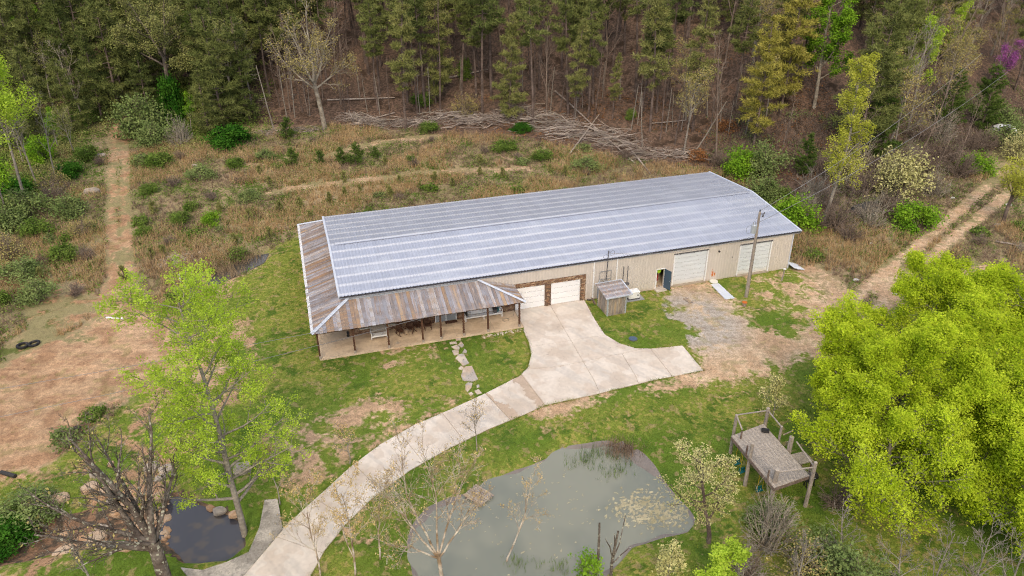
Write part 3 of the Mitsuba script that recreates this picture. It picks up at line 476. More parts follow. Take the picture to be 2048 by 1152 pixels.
def strips(O, U, V, umax, top, w, name):
    """rusty tin strips over one porch slope: O eave corner, U along, V up the slope, top(u) where each strip ends"""
    O, U, V = (np.asarray(t, float) for t in (O, U, V)); N = np.cross(U, V); N /= np.linalg.norm(N); N *= np.sign(N[2])
    base = MB(); 
    us = np.arange(0, umax, w); res = []
    for u in us:
        u1 = min(u + w, umax); a, b = top(u), top(u1)
        if max(a, b) < 0.05: continue
        m = MB(); t = N * 0.012; e0 = -0.05 + rng.normal(0, .02)
        P = lambda uu, vv, h=0.0: O + U * uu + V * vv + N * h
        q = [P(u + .010, e0), P(u1 - .006, e0), P(u1 - .006, b), P(u + .010, a)]
        m.add(np.array(q + [c + t for c in q]), [[4, 5, 6, 7], [0, 1, 5, 4], [1, 2, 6, 5], [2, 3, 7, 6], [3, 0, 4, 7], [3, 2, 1, 0]])
        for off, hh in ((0.0, .04), (w * .5, .022)):
            if u + off + .03 < u1:
                A = top(u + off + .015); r0, r1 = [P(u + off, e0, .012), P(u + off + .035, e0, .012)], [P(u + off, A, .012), P(u + off + .035, A, .012)]
                q = [r0[0], r0[1], r1[1], r1[0]]; m.add(np.array(q + [c + N * hh for c in q]), [[4, 5, 6, 7], [0, 1, 5, 4], [1, 2, 6, 5], [2, 3, 7, 6], [3, 0, 4, 7]])
        res.append((m, f'm_rust{rng.choice(7, p=[.24, .24, .10, .07, .13, .15, .07])}'))
    return res
dz = ZJ - ZP; dF = math.hypot(3.36, dz); dL = math.hypot(3.4, dz); dB = math.hypot(2.0, dz)
def slab(pts, N, t):
    q = [np.asarray(p, float) - np.array(N) * t for p in pts]; n = len(q); m = MB(); vv = np.array(q + [np.asarray(p, float) - np.array(N) * 0.004 for p in pts])
    m.add(vv, [[n + k for k in (0, 1, 2)], [2, 1, 0]] + [[k, (k + 1) % n, n + (k + 1) % n] for k in range(n)] + [[k, n + (k + 1) % n, n + k] for k in range(n)] + ([[n, n + 2, n + 3], [3, 2, 0]] if n == 4 else [])); return m
slopes = [('front', (XL, YF, ZP), (1, 0, 0), np.array([0, 3.36, dz]) / dF, XT - XL, lambda u: max(0, min(dF, u * dF / 3.4, (XT - XL - u) * dF / (XT - XH))), [(XL, YF, ZP), (XT, YF, ZP), (XH, 0, ZJ), (0, 0, ZJ)]),
          ('side', (XL, YB, ZP), (0, -1, 0), np.array([3.4, 0, dz]) / dL, YB - YF, lambda u: max(0, min(dL, u * dL / 2.0, (YB - YF - u) * dL / 3.36)), [(XL, YB, ZP), (XL, YF, ZP), (0, 0, ZJ), (0, Wy, ZJ)]),
          ('return', (XT, YF, ZP), (0, 1, 0), np.array([-(XT - XH), 0, dz]) / math.hypot(XT - XH, dz), 3.34, lambda u: max(0, u * math.hypot(XT - XH, dz) / 3.36), [(XT, YF, ZP), (XT, 0, ZP), (XH, 0, ZJ)]),
          ('back', (6.0, YB, ZP), (-1, 0, 0), np.array([0, -2.0, dz]) / dB, 6.0 - XL, lambda u: max(0, min(dB, (6.0 - XL - u) * dB / 3.4)), [(6.0, YB, ZP), (XL, YB, ZP), (0, Wy, ZJ), (6.0, Wy, ZJ)])]
for nm, O, U, V, um, top, outline in slopes:
    N = np.cross(U, V); N /= np.linalg.norm(N); N *= np.sign(N[2])
    pr_k = part(K, 'porch_roof', slab(outline, N, 0.10), 'm_brown', label={'front': 'rusty patchwork tin porch roof along the front', 'side': 'rusty patchwork tin porch roof along the left end'}.get(nm))
    for m, bs in strips(O, U, V, um, top, 0.315, nm): part(pr_k, 'tin_strip', m, bs)
def cap(p, q, w, m='m_trim'):
    p, q = np.asarray(p, float), np.asarray(q, float); a = (q - p); l = np.cross(a, (0, 0, 1)); l /= np.linalg.norm(l); c = MB()
    for s in (-1, 1): c.obox((p + q) / 2 + l * s * w / 2 + np.array([0, 0, .055]), a / 2, l * w / 2 * 1.02 - np.array([0, 0, s * 0 + .05]) * 1.0 * 1, (0, 0, .006)) if s > 0 else c.obox((p + q) / 2 + l * s * w / 2 + np.array([0, 0, .055]), a / 2, -l * w / 2 * 1.02 - np.array([0, 0, .05]), (0, 0, .006))
    part(K, 'hip_cap', c, m)
cap((XL - .05, YF - .05, ZP + .03), (0.02, -0.02, ZJ + .06), 0.17); cap((XT + .12, YF - .12, ZP + .02), (XH, -0.03, ZJ + .05), 0.15); cap((XL - .05, YB + .03, ZP + .03), (0, Wy, ZJ + .05), 0.13)
fl = MB(); fl.box(0.05, XH, -0.16, 0.018, ZJ - .03, ZJ + .03); part(K, 'flashing', fl, 'm_galv')
for y in np.arange(YF + 0.1, YB - .1, 0.29):
    pass
ed = MB(); rng = seed(3)
for y in np.arange(YF + 0.15, YB - .25, 0.158):
    if abs(y - 3.6) < .3 or abs(y - 5.0) < .2: continue
    ed.obox((XL + .06 + rng.normal(0, .01), y, ZP + .05 + .018), (.12, 0, .12 * dz / 3.4), (0, .060, 0), (0, 0, .006))
part(K, 'eave_flashing', ed, 'm_white_worn', label='white painted edge laps along the left porch eave', kind='stuff')

# ---------------------------------------------------------------- things on the porch
FZ = 0.121
def rocking_chair(x, y, rot, label):
    k = thing('rocking_chair', label, 'rocking chair', 'brown rocking chairs on the porch')
    A = T().translate([x, y, FZ]).rotate([0, 0, 1], rot)
    s = MB(); 
    for q in range(6): s.box(-.27 + q * .09, -.19 + q * .09, -.26, .26, .41, .435)
    part(k, 'seat', s, 'm_brown', at=A)
    b = MB()
    for q in range(6): b.obox((-.22 + q * .088, .33, .80), (.03, 0, 0), (0, .012, .0), (0, .09, .36))
    b.obox((0, .41, 1.13), (.27, 0, 0), (0, .02, 0), (0, .012, .05)); part(k, 'backrest', b, 'm_brown', at=A)
    for sx in (-1, 1):
        part(k, 'arm', MB().box(sx * .30 - .045, sx * .30 + .045, -.30, .34, .62, .645), 'm_brown', at=A)
        l = MB(); l.bar((sx * .29, -.24, .06), (sx * .29, -.26, .62), .05); part(k, 'leg', l, 'm_brown', at=A)
        l = MB(); l.bar((sx * .29, .26, .06), (sx * .29, .32, .62), .05); part(k, 'leg', l, 'm_brown', at=A)
        r = MB(); t = np.linspace(-1, 1, 9); r.tube(np.column_stack([t * 0 + sx * .29, t * .48, .03 + .09 * t * t]), .025, 6); part(k, 'rocker', r, 'm_brown', at=A)
rocking_chair(4.25, -1.15, 25, 'leftmost brown rocking chair, right of the porch swing')
rocking_chair(5.10, -0.95, -20, 'second brown rocking chair from the swing, turned to its neighbour')
rocking_chair(5.85, -0.75, 15, 'third brown rocking chair, just left of the middle porch post')
rocking_chair(6.75, -0.85, 0, 'brown rocking chair next to the glazed porch door')
k = thing('side_table', 'small round wooden drum table between the rocking chairs', 'table'); 
part(k, 'tabletop', MB().tube([(4.72, -1.25, .56), (4.72, -1.25, .60)], .22, 14), 'm_plank1'); part(k, 'base', MB().tube([(4.72, -1.25, FZ), (4.72, -1.25, .3), (4.72, -1.25, .56)], [.17, .13, .17], 12), 'm_plank1')
k = thing('porch_swing', 'white slatted porch swing hanging from the porch beam', 'swing')
s = MB()
for q in range(6): s.box(1.62, 2.95, -1.52 + q * .09, -1.45 + q * .09, .60, .625)
part(k, 'seat', s, 'm_white_worn'); b = MB()
for q in range(7): b.obox((2.285, -.95 + q * .02, .72 + q * .09), (.66, 0, 0), (0, .008, .038), (0, .01, -.002))
part(k, 'backrest', b, 'm_deck1'); part(k, 'front_rail', MB().box(1.58, 2.99, -1.58, -1.53, .52, .61), 'm_white')
for x in (1.60, 2.97):
    part(k, 'arm', MB().box(x - .05, x + .05, -1.55, -.85, .86, .90), 'm_white'); part(k, 'arm_post', MB().box(x - .03, x + .03, -1.56, -1.50, .30, .86), 'm_white')
    part(k, 'chain', MB().tube([(x, -1.45, .90), (x, -1.22, 2.3), (x, -1.2, 2.75)], .014, 5).tube([(x, -.9, .9), (x, -1.18, 2.3)], .014, 5), 'm_galv')
k = thing('bench', 'long white bench with a high back right of the porch door', 'bench')
s = MB(); s.box(10.30, 13.86, -.78, -.36, .52, .56); part(k, 'seat', s, 'm_white_worn'); part(k, 'front_rail', MB().box(10.30, 13.86, -.805, -.782, .45, .565), 'm_white')
for x0, x1 in ((10.34, 12.08), (12.12, 13.82)): part(k, 'back_panel', MB().box(x0, x1, -.36, -.32, .60, 1.32), 'm_white')
part(k, 'top_rail', MB().box(10.30, 13.86, -.385, -.29, 1.32, 1.37), 'm_white')
for x in (10.34, 12.1, 13.82):
    part(k, 'leg', MB().box(x - .04, x + .04, -.80, -.74, FZ, .45), 'm_white'); part(k, 'leg', MB().box(x - .04, x + .04, -.38, -.30, FZ, .52), 'm_white')
for x in (10.30, 13.86): part(k, 'armrest', MB().box(x - .035, x + .035, -.80, -.33, .84, .89).box(x - .03, x + .03, -.80, -.74, .56, .84), 'm_white')
k = thing('jacket', 'black jacket hanging over the left end of the white bench', 'jacket'); m = trimesh.creation.icosphere(subdivisions=3); v = np.array(m.vertices); v = v * (1 + .25 * (meshkit.fbm(v * 2 + 5, 3) - .5)[:, None]) * [.14, .10, .30] + [10.44, -.5, .86]; put(k, (v, m.faces), 'm_black', True)
k = thing('storage_box', 'light grey box on the left end of the white bench', 'box'); part(k, 'body', MB().box(10.58, 10.88, -.68, -.40, .565, .90), 'm_grey'); part(k, 'lid', MB().box(10.565, 10.895, -.70, -.385, .90, .94), 'm_white')
k = thing('bin', 'black bin on the right end of the white bench', 'bin'); 
def frust(x, y, z, a, b, h): 
    v = np.array([(x + i * w, y + j * w, z + q * h) for q, w in ((0, a), (1, b)) for i, j in ((-1, -1), (1, -1), (1, 1), (-1, 1))]); return v, np.array([[3, 2, 1, 0], [4, 5, 6, 7], [0, 1, 5, 4], [1, 2, 6, 5], [2, 3, 7, 6], [3, 0, 4, 7]])
part(k, 'body', frust(13.2, -.57, .565, .15, .20, .40), 'm_greydark'); part(k, 'rim', MB().box(12.98, 13.42, -.79, -.35, .965, .99), 'm_black')
k = thing('watering_can', 'teal watering can standing behind the black bin on the bench', 'watering can'); part(k, 'body', MB().tube([(13.5, -.46, .565), (13.5, -.46, .95)], .11, 12), 'm_teal'); part(k, 'spout', MB().tube([(13.5, -.5, .8), (13.55, -.6, .98), (13.6, -.68, 1.08)], [.03, .025, .04], 8), 'm_teal'); part(k, 'handle', MB().tube([(13.5, -.4, .75), (13.5, -.28, .95), (13.5, -.42, 1.08)], .018, 6), 'm_teal')
k = thing('doormat', 'brown doormat in front of the glazed porch door', 'doormat'); put(k, MB().box(8.5, 9.62, -.55, -.10, .122, .145), 'm_brown')
k = thing('lantern', 'black lantern standing at the stone corner of the porch wall', 'lantern'); part(k, 'base', MB().box(-.45, -.15, -.12, .16, FZ, .18), 'm_dark'); part(k, 'body', MB().box(-.41, -.19, -.08, .12, .18, .48), 'm_black'); part(k, 'lid', frust(-.30, .02, .48, .15, .04, .14), 'm_dark')
k = thing('stone_corner', 'stone clad corner pillar under the left porch roof', 'pillar'); rng = seed(4); part(k, 'core', MB().box(-.20, .018, -.06, .5, FZ, 2.9), 'm_mortar'); q = MB()
for z in np.arange(.13, 2.8, .15): q.box(-.24 - .02 * rng.random(), -.201, -.04, .2 + .2 * rng.random(), z, z + .13); q.box(-.2, .0, -.09 - .02 * rng.random(), -.061, z, z + .13)
part(k, 'stones', q, 'm_stonewall', kind='stuff')
th = np.linspace(0, 5 * np.pi, 60); k = thing('garden_hose', 'loose tan hose lying on the porch near the garage', 'hose')
put(k, MB().tube(np.column_stack([13.9 + (.30 + .02 * np.sin(th * 3)) * np.cos(th) + th * .01, -1.5 + .24 * np.sin(th), FZ + .02 + th * .001]), .018, 6).tube([(14.2, -1.45, .14), (14.6, -1.1, .14), (14.9, -1.0, .14), (15.0, -.5, .14)], .018, 6), 'm_plank3', True)
k = thing('hat', 'small pale hat left on the porch floor near the front edge', 'hat'); put(k, MB().tube([(3.72, -2.45, FZ), (3.72, -2.45, FZ + .02)], .19, 12).tube([(3.72, -2.45, FZ + .02), (3.72, -2.45, FZ + .12)], [.11, .08], 10), 'm_plank3')

# ---------------------------------------------------------------- along the front wall
k = thing('service_mast', 'dark electric service mast with meter boxes rising past the eave', 'electric mast')
part(k, 'mast', MB().tube([(24.5, -.16, .2), (24.5, -.16, 1.9), (24.5, -.30, 4.0), (24.5, -.30, 5.05)], .045, 8), 'm_greydark', True)
part(k, 'weatherhead', MB().tube([(24.5, -.30, 5.05), (24.5, -.36, 5.16), (24.5, -.46, 5.10)], [.05, .075, .05], 8), 'm_greydark', True)
lp = MB(); th = np.linspace(0, 2 * np.pi, 20)
lp.tube(np.column_stack([24.85 + .26 * np.cos(th), -.45 + 0 * th, 4.95 + .26 * np.sin(th)]), .014, 5); lp.tube(np.column_stack([24.2 + .30 * np.cos(th), -.5 + .1 * np.sin(th), 4.72 + .14 * np.sin(th)]), .014, 5)
part(k, 'wire_loop', lp, 'm_greydark')
fr = MB(); fr.bar((23.82, -.10, 2.95), (25.05, -.10, 2.95), .05); fr.bar((23.82, -.10, 2.1), (25.05, -.10, 2.1), .05); fr.bar((23.85, -.1, 1.2), (23.85, -.1, 2.95), .05); fr.bar((25.02, -.1, 1.2), (25.02, -.1, 2.95), .05); part(k, 'strut_frame', fr, 'm_grey')
for x, z, w in ((23.95, 1.30, .17), (24.45, 1.35, .2), (24.95, 1.25, .15)): part(k, 'meter_box', MB().box(x - w, x + w, -.26, -.13, z, z + .62), 'm_grey')
k = thing('exhaust_pipe', 'pair of thin upright grey pipes on the wall behind the plank shed', 'pipe'); put(k, MB().tube([(26.3, -.15, 1.3), (26.3, -.15, 3.15)], .035, 6).tube([(26.75, -.15, 1.3), (26.75, -.15, 3.15)], .035, 6).box(26.2, 26.95, -.25, -.03, 1.15, 1.32), 'm_greydark')
k = thing('drain_pipe', 'grey curved pipe coming out of the wall left of the plank shed', 'pipe'); put(k, MB().tube([(23.9, -.05, 2.0), (23.75, -.25, 2.02), (23.62, -.35, 1.85), (23.6, -.35, .3)], .055, 8), 'm_galv', True)
k = thing('pump_shed', 'small weathered plank shed with a lean-to tin roof by the wall', 'shed')
A = T().translate([23.3, -3.47, 0]).rotate([0, 0, 1], 2)
sw, sd_ = 1.9, 2.05
part(k, 'frame', MB().box(.03, sw - .03, .03, sd_ - .03, -.15, 1.95), 'm_plank2', at=A); rng = seed(21)
x = 0.0
while x < sw - .02:
    w = min(rng.uniform(.14, .2), sw - x); part(k, 'plank', MB().box(x + .006, x + w - .006, -.012 - .012 * rng.random(), .028, .0 - .03 * rng.random(), 1.98), f'm_plank{rng.integers(4)}', at=A); x += w
x = 0.0
while x < sd_ - .02:
    w = min(rng.uniform(.14, .2), sd_ - x); part(k, 'plank', MB().box(-.012 - .012 * rng.random(), .028, x + .006, x + w - .006, -.03 * rng.random(), 1.98 + .1 * x), f'm_plank{rng.integers(4)}', at=A); x += w
for x, y in ((0, 0), (sw, 0), (0, sd_)): part(k, 'corner_trim', MB().box(x - .10 if x else -.035, x + .035 if x else .10, y - .035, y + .10 if y == 0 else y + .03, -.03, 1.99), 'm_galv', at=A)
rf = part(k, 'roof', MB().obox((.95, .85, 2.26), (1.32, 0, 0), (0, 1.22, .15), (0, 0, .03)), 'm_plank2', at=A)
for q in range(8):
    part(rf, 'roof_board', MB().obox((.95, -.31 + q * .30 + .02, 2.26 + .044 + (-.31 + q * .30 - .83) * .123), (1.34, 0, 0), (0, .142, .0175), (0, 0, .012)), ['m_rust1', 'm_rust0', 'm_rust5', 'm_rust4'][q % 4], at=A)
part(rf, 'roof_edge', MB().obox((.95, -.40, 2.125), (1.36, 0, 0), (0, .03, 0), (0, 0, .06)), 'm_trim', at=A); part(rf, 'roof_edge', MB().obox((2.31, .85, 2.285), (.055, 0, 0), (0, 1.25, .154), (0, 0, .05)), 'm_trim', at=A); part(rf, 'roof_edge', MB().obox((.95, 2.10, 2.435), (1.36, 0, 0), (0, .03, 0), (0, 0, .05)), 'm_trim', at=A)
k = thing('generator', 'white rounded standby generator on a grey pad beside the plank shed', 'generator')
import manifold3d as m3
def rbox(x0, x1, y0, y1, z0, z1, r):
    s = m3.Manifold.sphere(r, 12); return m3.Manifold.batch_hull([s.translate((x, y, z)) for x in (x0 + r, x1 - r) for y in (y0 + r, y1 - r) for z in (z0 + r, z1 - r)])
part(k, 'body', rbox(26.45, 27.60, -1.42, -.72, .14, .74, .08), 'm_white', 40); part(k, 'lid', rbox(26.42, 27.63, -1.46, -.69, .70, .93, .10), 'm_white', 40); part(k, 'base', MB().box(26.43, 27.62, -1.44, -.70, .06, .16), 'm_greydark'); part(k, 'badge', MB().box(27.30, 27.50, -1.426, -1.419, .42, .58), 'm_grey'); part(k, 'latch', MB().box(27.45, 27.53, -1.425, -1.418, .62, .66), 'm_greydark')
k = thing('generator_pad', 'flat grey pad under the white generator', 'pad'); put(k, MB().box(26.15, 28.05, -1.62, -.55, -.05, .06), 'm_grey')
k = thing('door_step', 'pale concrete step in front of the open blue door', 'step'); v, f = extrude(Polygon([(29.75, .02), (29.83, -.72), (30.95, -.66), (30.9, .02)]), .18); v[:, 2] -= .06; put(k, (v, f), 'm_concrete')
k = thing('safety_vest', 'bright green high-visibility vest hanging inside the open blue door', 'vest'); m = trimesh.creation.icosphere(subdivisions=3); v = np.array(m.vertices); v = v * (1 + .35 * (meshkit.fbm(v * 2.4, 3) - .5)[:, None]) * [.25, .10, .28] + [30.38, .36, 1.85]; put(k, (v, m.faces), 'm_hivis', True)
k = thing('flag_pole', 'red and white flag rolled round a pole leaning in the open blue door', 'flag'); part(k, 'pole', MB().tube([(30.15, .26, .12), (30.40, .40, 1.75)], .02, 6), 'm_plank1'); part(k, 'cloth', MB().tube([(30.20, .28, .6), (30.27, .31, 1.0), (30.34, .35, 1.5)], [.04, .06, .03], 8), 'm_red', True); part(k, 'white_stripe', MB().tube([(30.16, .25, .35), (30.22, .27, .8)], [.03, .045], 8), 'm_white')
k = thing('broom', 'brown broom leaning inside the open blue door', 'broom'); part(k, 'handle', MB().tube([(30.5, .26, .3), (30.45, .42, 1.6)], .018, 6), 'm_plank1'); part(k, 'bristles', MB().tube([(30.51, .25, .12), (30.5, .26, .34)], [.12, .04], 8), 'm_rust3')
k = thing('hand_truck', 'thin brown tool leaning on the siding between the blue door and the tall door', 'tool'); put(k, MB().tube([(31.42, -.35, .02), (31.38, -.1, 1.0)], .02, 6).box(31.2, 31.62, -.14, -.05, .95, 1.0).box(31.33, 31.5, -.4, -.3, 0, .1), 'm_brown')
k = thing('wood_post', 'short brown timber lying by the foot of the left downspout', 'timber'); put(k, MB().bar((23.2, .0, .10), (23.05, -1.1, .08), .14), 'm_deckdark')
k = thing('hose_end', 'small black drain fitting at the foot of the wall beside the stone pillar', 'drain'); put(k, MB().tube([(22.65, -.1, .06), (23.0, -.25, .06)], .08, 8), 'm_black')
k = thing('tub_lid', 'round white lid lying on the grass between the roll-up doors', 'lid'); m = MB(); m.tube([(36.35, -.35, .02), (36.35, -.35, .09)], .42, 20); m.tube([(36.35, -.35, .09), (36.35, -.35, .13)], [.34, .30], 20); put(k, m, 'm_post_foot' if 0 else 'm_cream')
k = thing('metal_sheet', 'long pale blue-grey metal sheet lying on the ground near the pole', 'metal sheet')
v, f = extrude(Polygon([(35.71, -.83), (36.6, -.9), (36.5, -4.07), (35.5, -4.02)]), .03); v[:, 2] += .05; part(k, 'sheet', (v, f), 'm_sheet'); rb = MB()
for q in (.1, .35, .6, .85): rb.bar((35.71 + .88 * q, -.87, .092), (35.5 + q, -4.03, .092), .05, .022)
part(k, 'ribs', rb, 'm_sheet')
k = thing('board', 'weathered brown board lying on the dirt below the blue door', 'board'); m = MB(); m.bar((31.85, -2.6, .05), (32.05, -3.6, .05), .42, .05); m.bar((32.15, -2.7, .09), (31.95, -3.4, .09), .12, .04); put(k, m, 'm_plank1')
k = thing('manhole_cover', 'round dark blue-grey manhole cover in the lawn', 'manhole cover'); c0 = (23.94, -7.85); part(k, 'rim', MB().tube([(*c0, -.05), (*c0, .06)], .40, 20), 'm_greydark'); part(k, 'cover', MB().tube([(*c0, .06), (*c0, .08)], .34, 20), 'm_blue')
k = thing('bucket', 'rusty orange bucket on the ground below the utility pole', 'bucket'); c0 = (36.6, -5.6); part(k, 'body', MB().tube([(*c0, gz(*c0)), (*c0, gz(*c0) + .4)], [.18, .23], 12), 'm_rust3'); part(k, 'rim', MB().tube([(*c0, gz(*c0) + .4), (*c0, gz(*c0) + .43)], [.25, .25], 12), 'm_orange')
k = thing('corner_sheet', 'grey metal sheets leaning at the right corner of the building', 'metal sheet'); m = MB(); m.obox((45.9, -.1, .30), (.5, 0, -.16), (0, .75, .02), (.005, 0, .02)); m.obox((46.2, -.25, .22), (.5, .05, -.14), (0, .7, .02), (.005, 0, .02)); put(k, m, 'm_sheet')
k = thing('marker_post', 'short grey leaning post near the right corner of the building', 'post'); g = (43.03, -2.22); part(k, 'post', MB().bar((g[0], g[1], gz(*g) - .1), (g[0] + .12, g[1], gz(*g) + 1.3), .10), 'm_polewood'); part(k, 'cap', MB().box(g[0] - .02, g[0] + .26, g[1] - .1, g[1] + .1, gz(*g) + 1.3, gz(*g) + 1.36), 'm_white')

# ---------------------------------------------------------------- utility pole and wires
UP = (37.76, -4.08)
k = thing('utility_pole', 'grey wooden utility pole with a transformer in front of the right roll-up door', 'utility pole')
part(k, 'pole', MB().tube([(*UP, -.3), (*UP, 4), (*UP, 9.0)], [.17, .145, .11], 12), 'm_polewood', True)
tr = part(k, 'transformer', MB().tube([(UP[0] - .42, UP[1] - .05, 6.95), (UP[0] - .42, UP[1] - .05, 7.75), (UP[0] - .42, UP[1] - .05, 7.80)], [.27, .27, .24], 16), 'm_galv', 30)
for dx in (-.12, .12): part(tr, 'bushing', MB().tube([(UP[0] - .42 + dx, UP[1] - .05, 7.8), (UP[0] - .42 + dx, UP[1] - .05, 8.06)], [.05, .03], 8), 'm_grey')
part(k, 'transformer_bracket', MB().box(UP[0] - .2, UP[0] - .1, UP[1] - .08, UP[1] + .04, 7.1, 7.6), 'm_greydark')
part(k, 'cutout_switch', MB().bar((UP[0] + .1, UP[1], 8.75), (UP[0] + .55, UP[1], 8.75), .05).bar((UP[0] + .5, UP[1], 8.9), (UP[0] + .42, UP[1], 8.4), .06).tube([(UP[0] + .3, UP[1], 8.7), (UP[0] + .36, UP[1], 8.45)], .03, 6), 'm_greydark')
part(k, 'insulator', MB().tube([(*UP, 9.0), (*UP, 9.12), (*UP, 9.22)], [.04, .06, .03], 8), 'm_dark')
th = np.linspace(0, 2 * np.pi, 18); part(k, 'wire_coil', MB().tube(np.column_stack([UP[0] - .85 + .30 * np.cos(th), UP[1] + 0 * th, 7.3 + .42 * np.sin(th)]), .012, 5).tube([(UP[0] - .42, UP[1], 8.05), (UP[0] - .2, UP[1], 8.5), (UP[0] + .4, UP[1], 8.5)], .012, 5), 'm_greydark')
part(k, 'ground_wire', MB().tube([(UP[0] + .16, UP[1] - .08, .2), (UP[0] + .12, UP[1] - .08, 7.0)], .012, 5), 'm_greydark')
def wire(label, a, b, sag, r=.014):
    t = np.linspace(0, 1, 24)[:, None]; p = np.array(a) * (1 - t) + np.array(b) * t; p[:, 2] -= sag * 4 * (t * (1 - t))[:, 0]
    put(thing('power_line', label, 'power line'), MB().tube(p, r, 5), 'm_wire', True)
wire('service wire drooping from the utility pole to the mast on the eave', (UP[0] - .1, UP[1], 6.6), (24.6, -.35, 4.95), .75, .02)
wire('upper power line running from the pole top off to the right over the trees', (*UP, 9.1), (92, 26, 14.2), 1.2, .022)
wire('lower power line running from the utility pole off to the right over the trees', (*UP, 7.9), (93, 22, 12.4), 1.2, .022)
wire('pale wire crossing in front of the left end of the porch, upper of two', (-40, -5.0, 3.2), (8.0, -3.4, 3.6), .35, .018)
wire('pale wire crossing low in front of the porch, lower of two', (-42, -9.5, 3.4), (7.2, -3.25, 2.95), .9, .018)

# ---------------------------------------------------------------- stepping stones, rocks
rng = seed(31)
def flagstone(label, px, ):
    k = thing('stepping_stone', label, 'stepping stone', 'stepping stones between porch and driveway')
    p = Polygon(px).buffer(.04).buffer(-.04); c = np.array(p.centroid.coords[0]); v, f = extrude(p, .14); v[:, 2] -= .08
    top = v[:, 2] > 0; v[top, 2] += .012 * np.sin(v[top, 0] * 9); put(k, (v, f), 'm_flag')
flagstone('small dark stepping stone touching the porch edge', [(8.81, -3.12), (9.28, -3.10), (9.22, -3.51), (8.78, -3.47)])
flagstone('thin pale stepping stone at the porch edge, leftmost of the topmost row', [(8.17, -3.53), (8.74, -3.64), (8.75, -3.96), (8.14, -3.88)])
flagstone('diamond shaped stepping stone near the porch, right side of the path', [(8.78, -4.25), (9.17, -3.74), (9.29, -4.38), (9.02, -4.74)])
flagstone('grey stepping stone left of the diamond shaped one', [(8.13, -4.31), (8.70, -4.19), (8.84, -4.76), (8.64, -5.03), (8.30, -4.77)])
flagstone('grey square stepping stone, fourth row from the porch, on the left', [(8.08, -4.92), (8.62, -5.09), (8.53, -5.67), (8.08, -5.70)])
flagstone('small triangular stepping stone right of the grey square one', [(8.88, -5.51), (9.18, -5.02), (9.31, -5.41), (9.19, -5.70)])
flagstone('long slanted slab among the stepping stones, second largest', [(8.10, -6.19), (8.52, -5.73), (8.93, -5.70), (9.03, -7.26), (8.44, -7.56), (8.30, -6.86)])
flagstone('small stepping stone left of the gap between the two big slabs', [(7.98, -7.85), (8.30, -7.41), (8.45, -7.87), (8.22, -8.08)])
flagstone('largest stepping stone, broad pale slab in the middle of the path', [(8.32, -8.04), (8.63, -7.67), (9.16, -7.78), (9.17, -9.79), (8.71, -9.94), (7.95, -9.58), (7.95, -8.90)])
flagstone('tall pale stepping stone below the largest slab', [(8.02, -10.17), (8.28, -9.97), (8.61, -10.16), (8.38, -10.74), (7.93, -11.22), (7.84, -10.89)])
flagstone('small stepping stone right of the tall pale one', [(8.85, -10.53), (9.06, -10.52), (9.02, -10.84), (8.79, -10.91)])
flagstone('stepping stone nearest the driveway, on the right', [(8.50, -11.27), (8.87, -11.10), (9.00, -11.71), (8.58, -11.75)])
flagstone('small stepping stone nearest the driveway, on the left', [(7.96, -11.42), (8.24, -11.29), (8.32, -11.62), (8.03, -11.81)])
pb = MB(); rng = seed(32)
for q in range(70):
    g = np.array((11.98, -3.25)) * 0; t = rng.random(); a, b = np.array([11.2, -3.3]), np.array([15.0, -3.25]); g = a + (b - a) * t + [0, -abs(rng.normal(0, .25)) - .02]; s = rng.uniform(.03, .09)
    m = trimesh.creation.icosphere(subdivisions=1); pb.add(np.array(m.vertices) * [s, s, s * .6] * rng.uniform(.7, 1.3, 3) + [g[0], g[1], .02], m.faces)
put('edge_pebbles', pb, 'm_flag'); labels['edge_pebbles'] = {'label': 'pebbles strewn along the porch edge', 'kind': 'stuff'}
ico3 = trimesh.creation.icosphere(subdivisions=3); iv, ifc = np.array(ico3.vertices), np.array(ico3.faces)
def rock(label, g, sx, sy, sz, m='m_rock', rot=0., name='boulder', cat='rock', dz=0., sd=None, group=None):
    k = thing(name, label, cat, group); s = hash_((g[0] * 7 + g[1])) if sd is None else sd
    v = iv.copy(); q = np.sign(v) * np.abs(v) ** .7; v = q * (1 + .55 * (meshkit.fbm(v * 1.3 + s, 3) - .5)[:, None]); c, s_ = math.cos(rot), math.sin(rot)
    v = v * [sx, sy, sz]; v = np.column_stack([v[:, 0] * c - v[:, 1] * s_, v[:, 0] * s_ + v[:, 1] * c, v[:, 2]]); put(k, (v + [g[0], g[1], gz(*g) + sz * .25 + dz], ifc), m, 35)
def hash_(x): return (abs(x) * 12.9898) % 50
rock('long pale flat boulder on the near bank left of the creek', (-18.86, -19.12), 1.55, .62, .35, 'm_rock_rusty', .35)
rock('grey boulder on the lawn right of the tall lime green tree', (-9.24, -15.41), .62, .5, .35)
rock('white pale rock left of the track, near its foot', (-28.24, 43.29), .95, .7, .5); rock('small pale rock left of the track just below the bushes', (-29.63, 58.73), .8, .6, .5); rock('small lone white rock in the weeds right of the track', (-16.34, 50.31), .45, .4, .35)
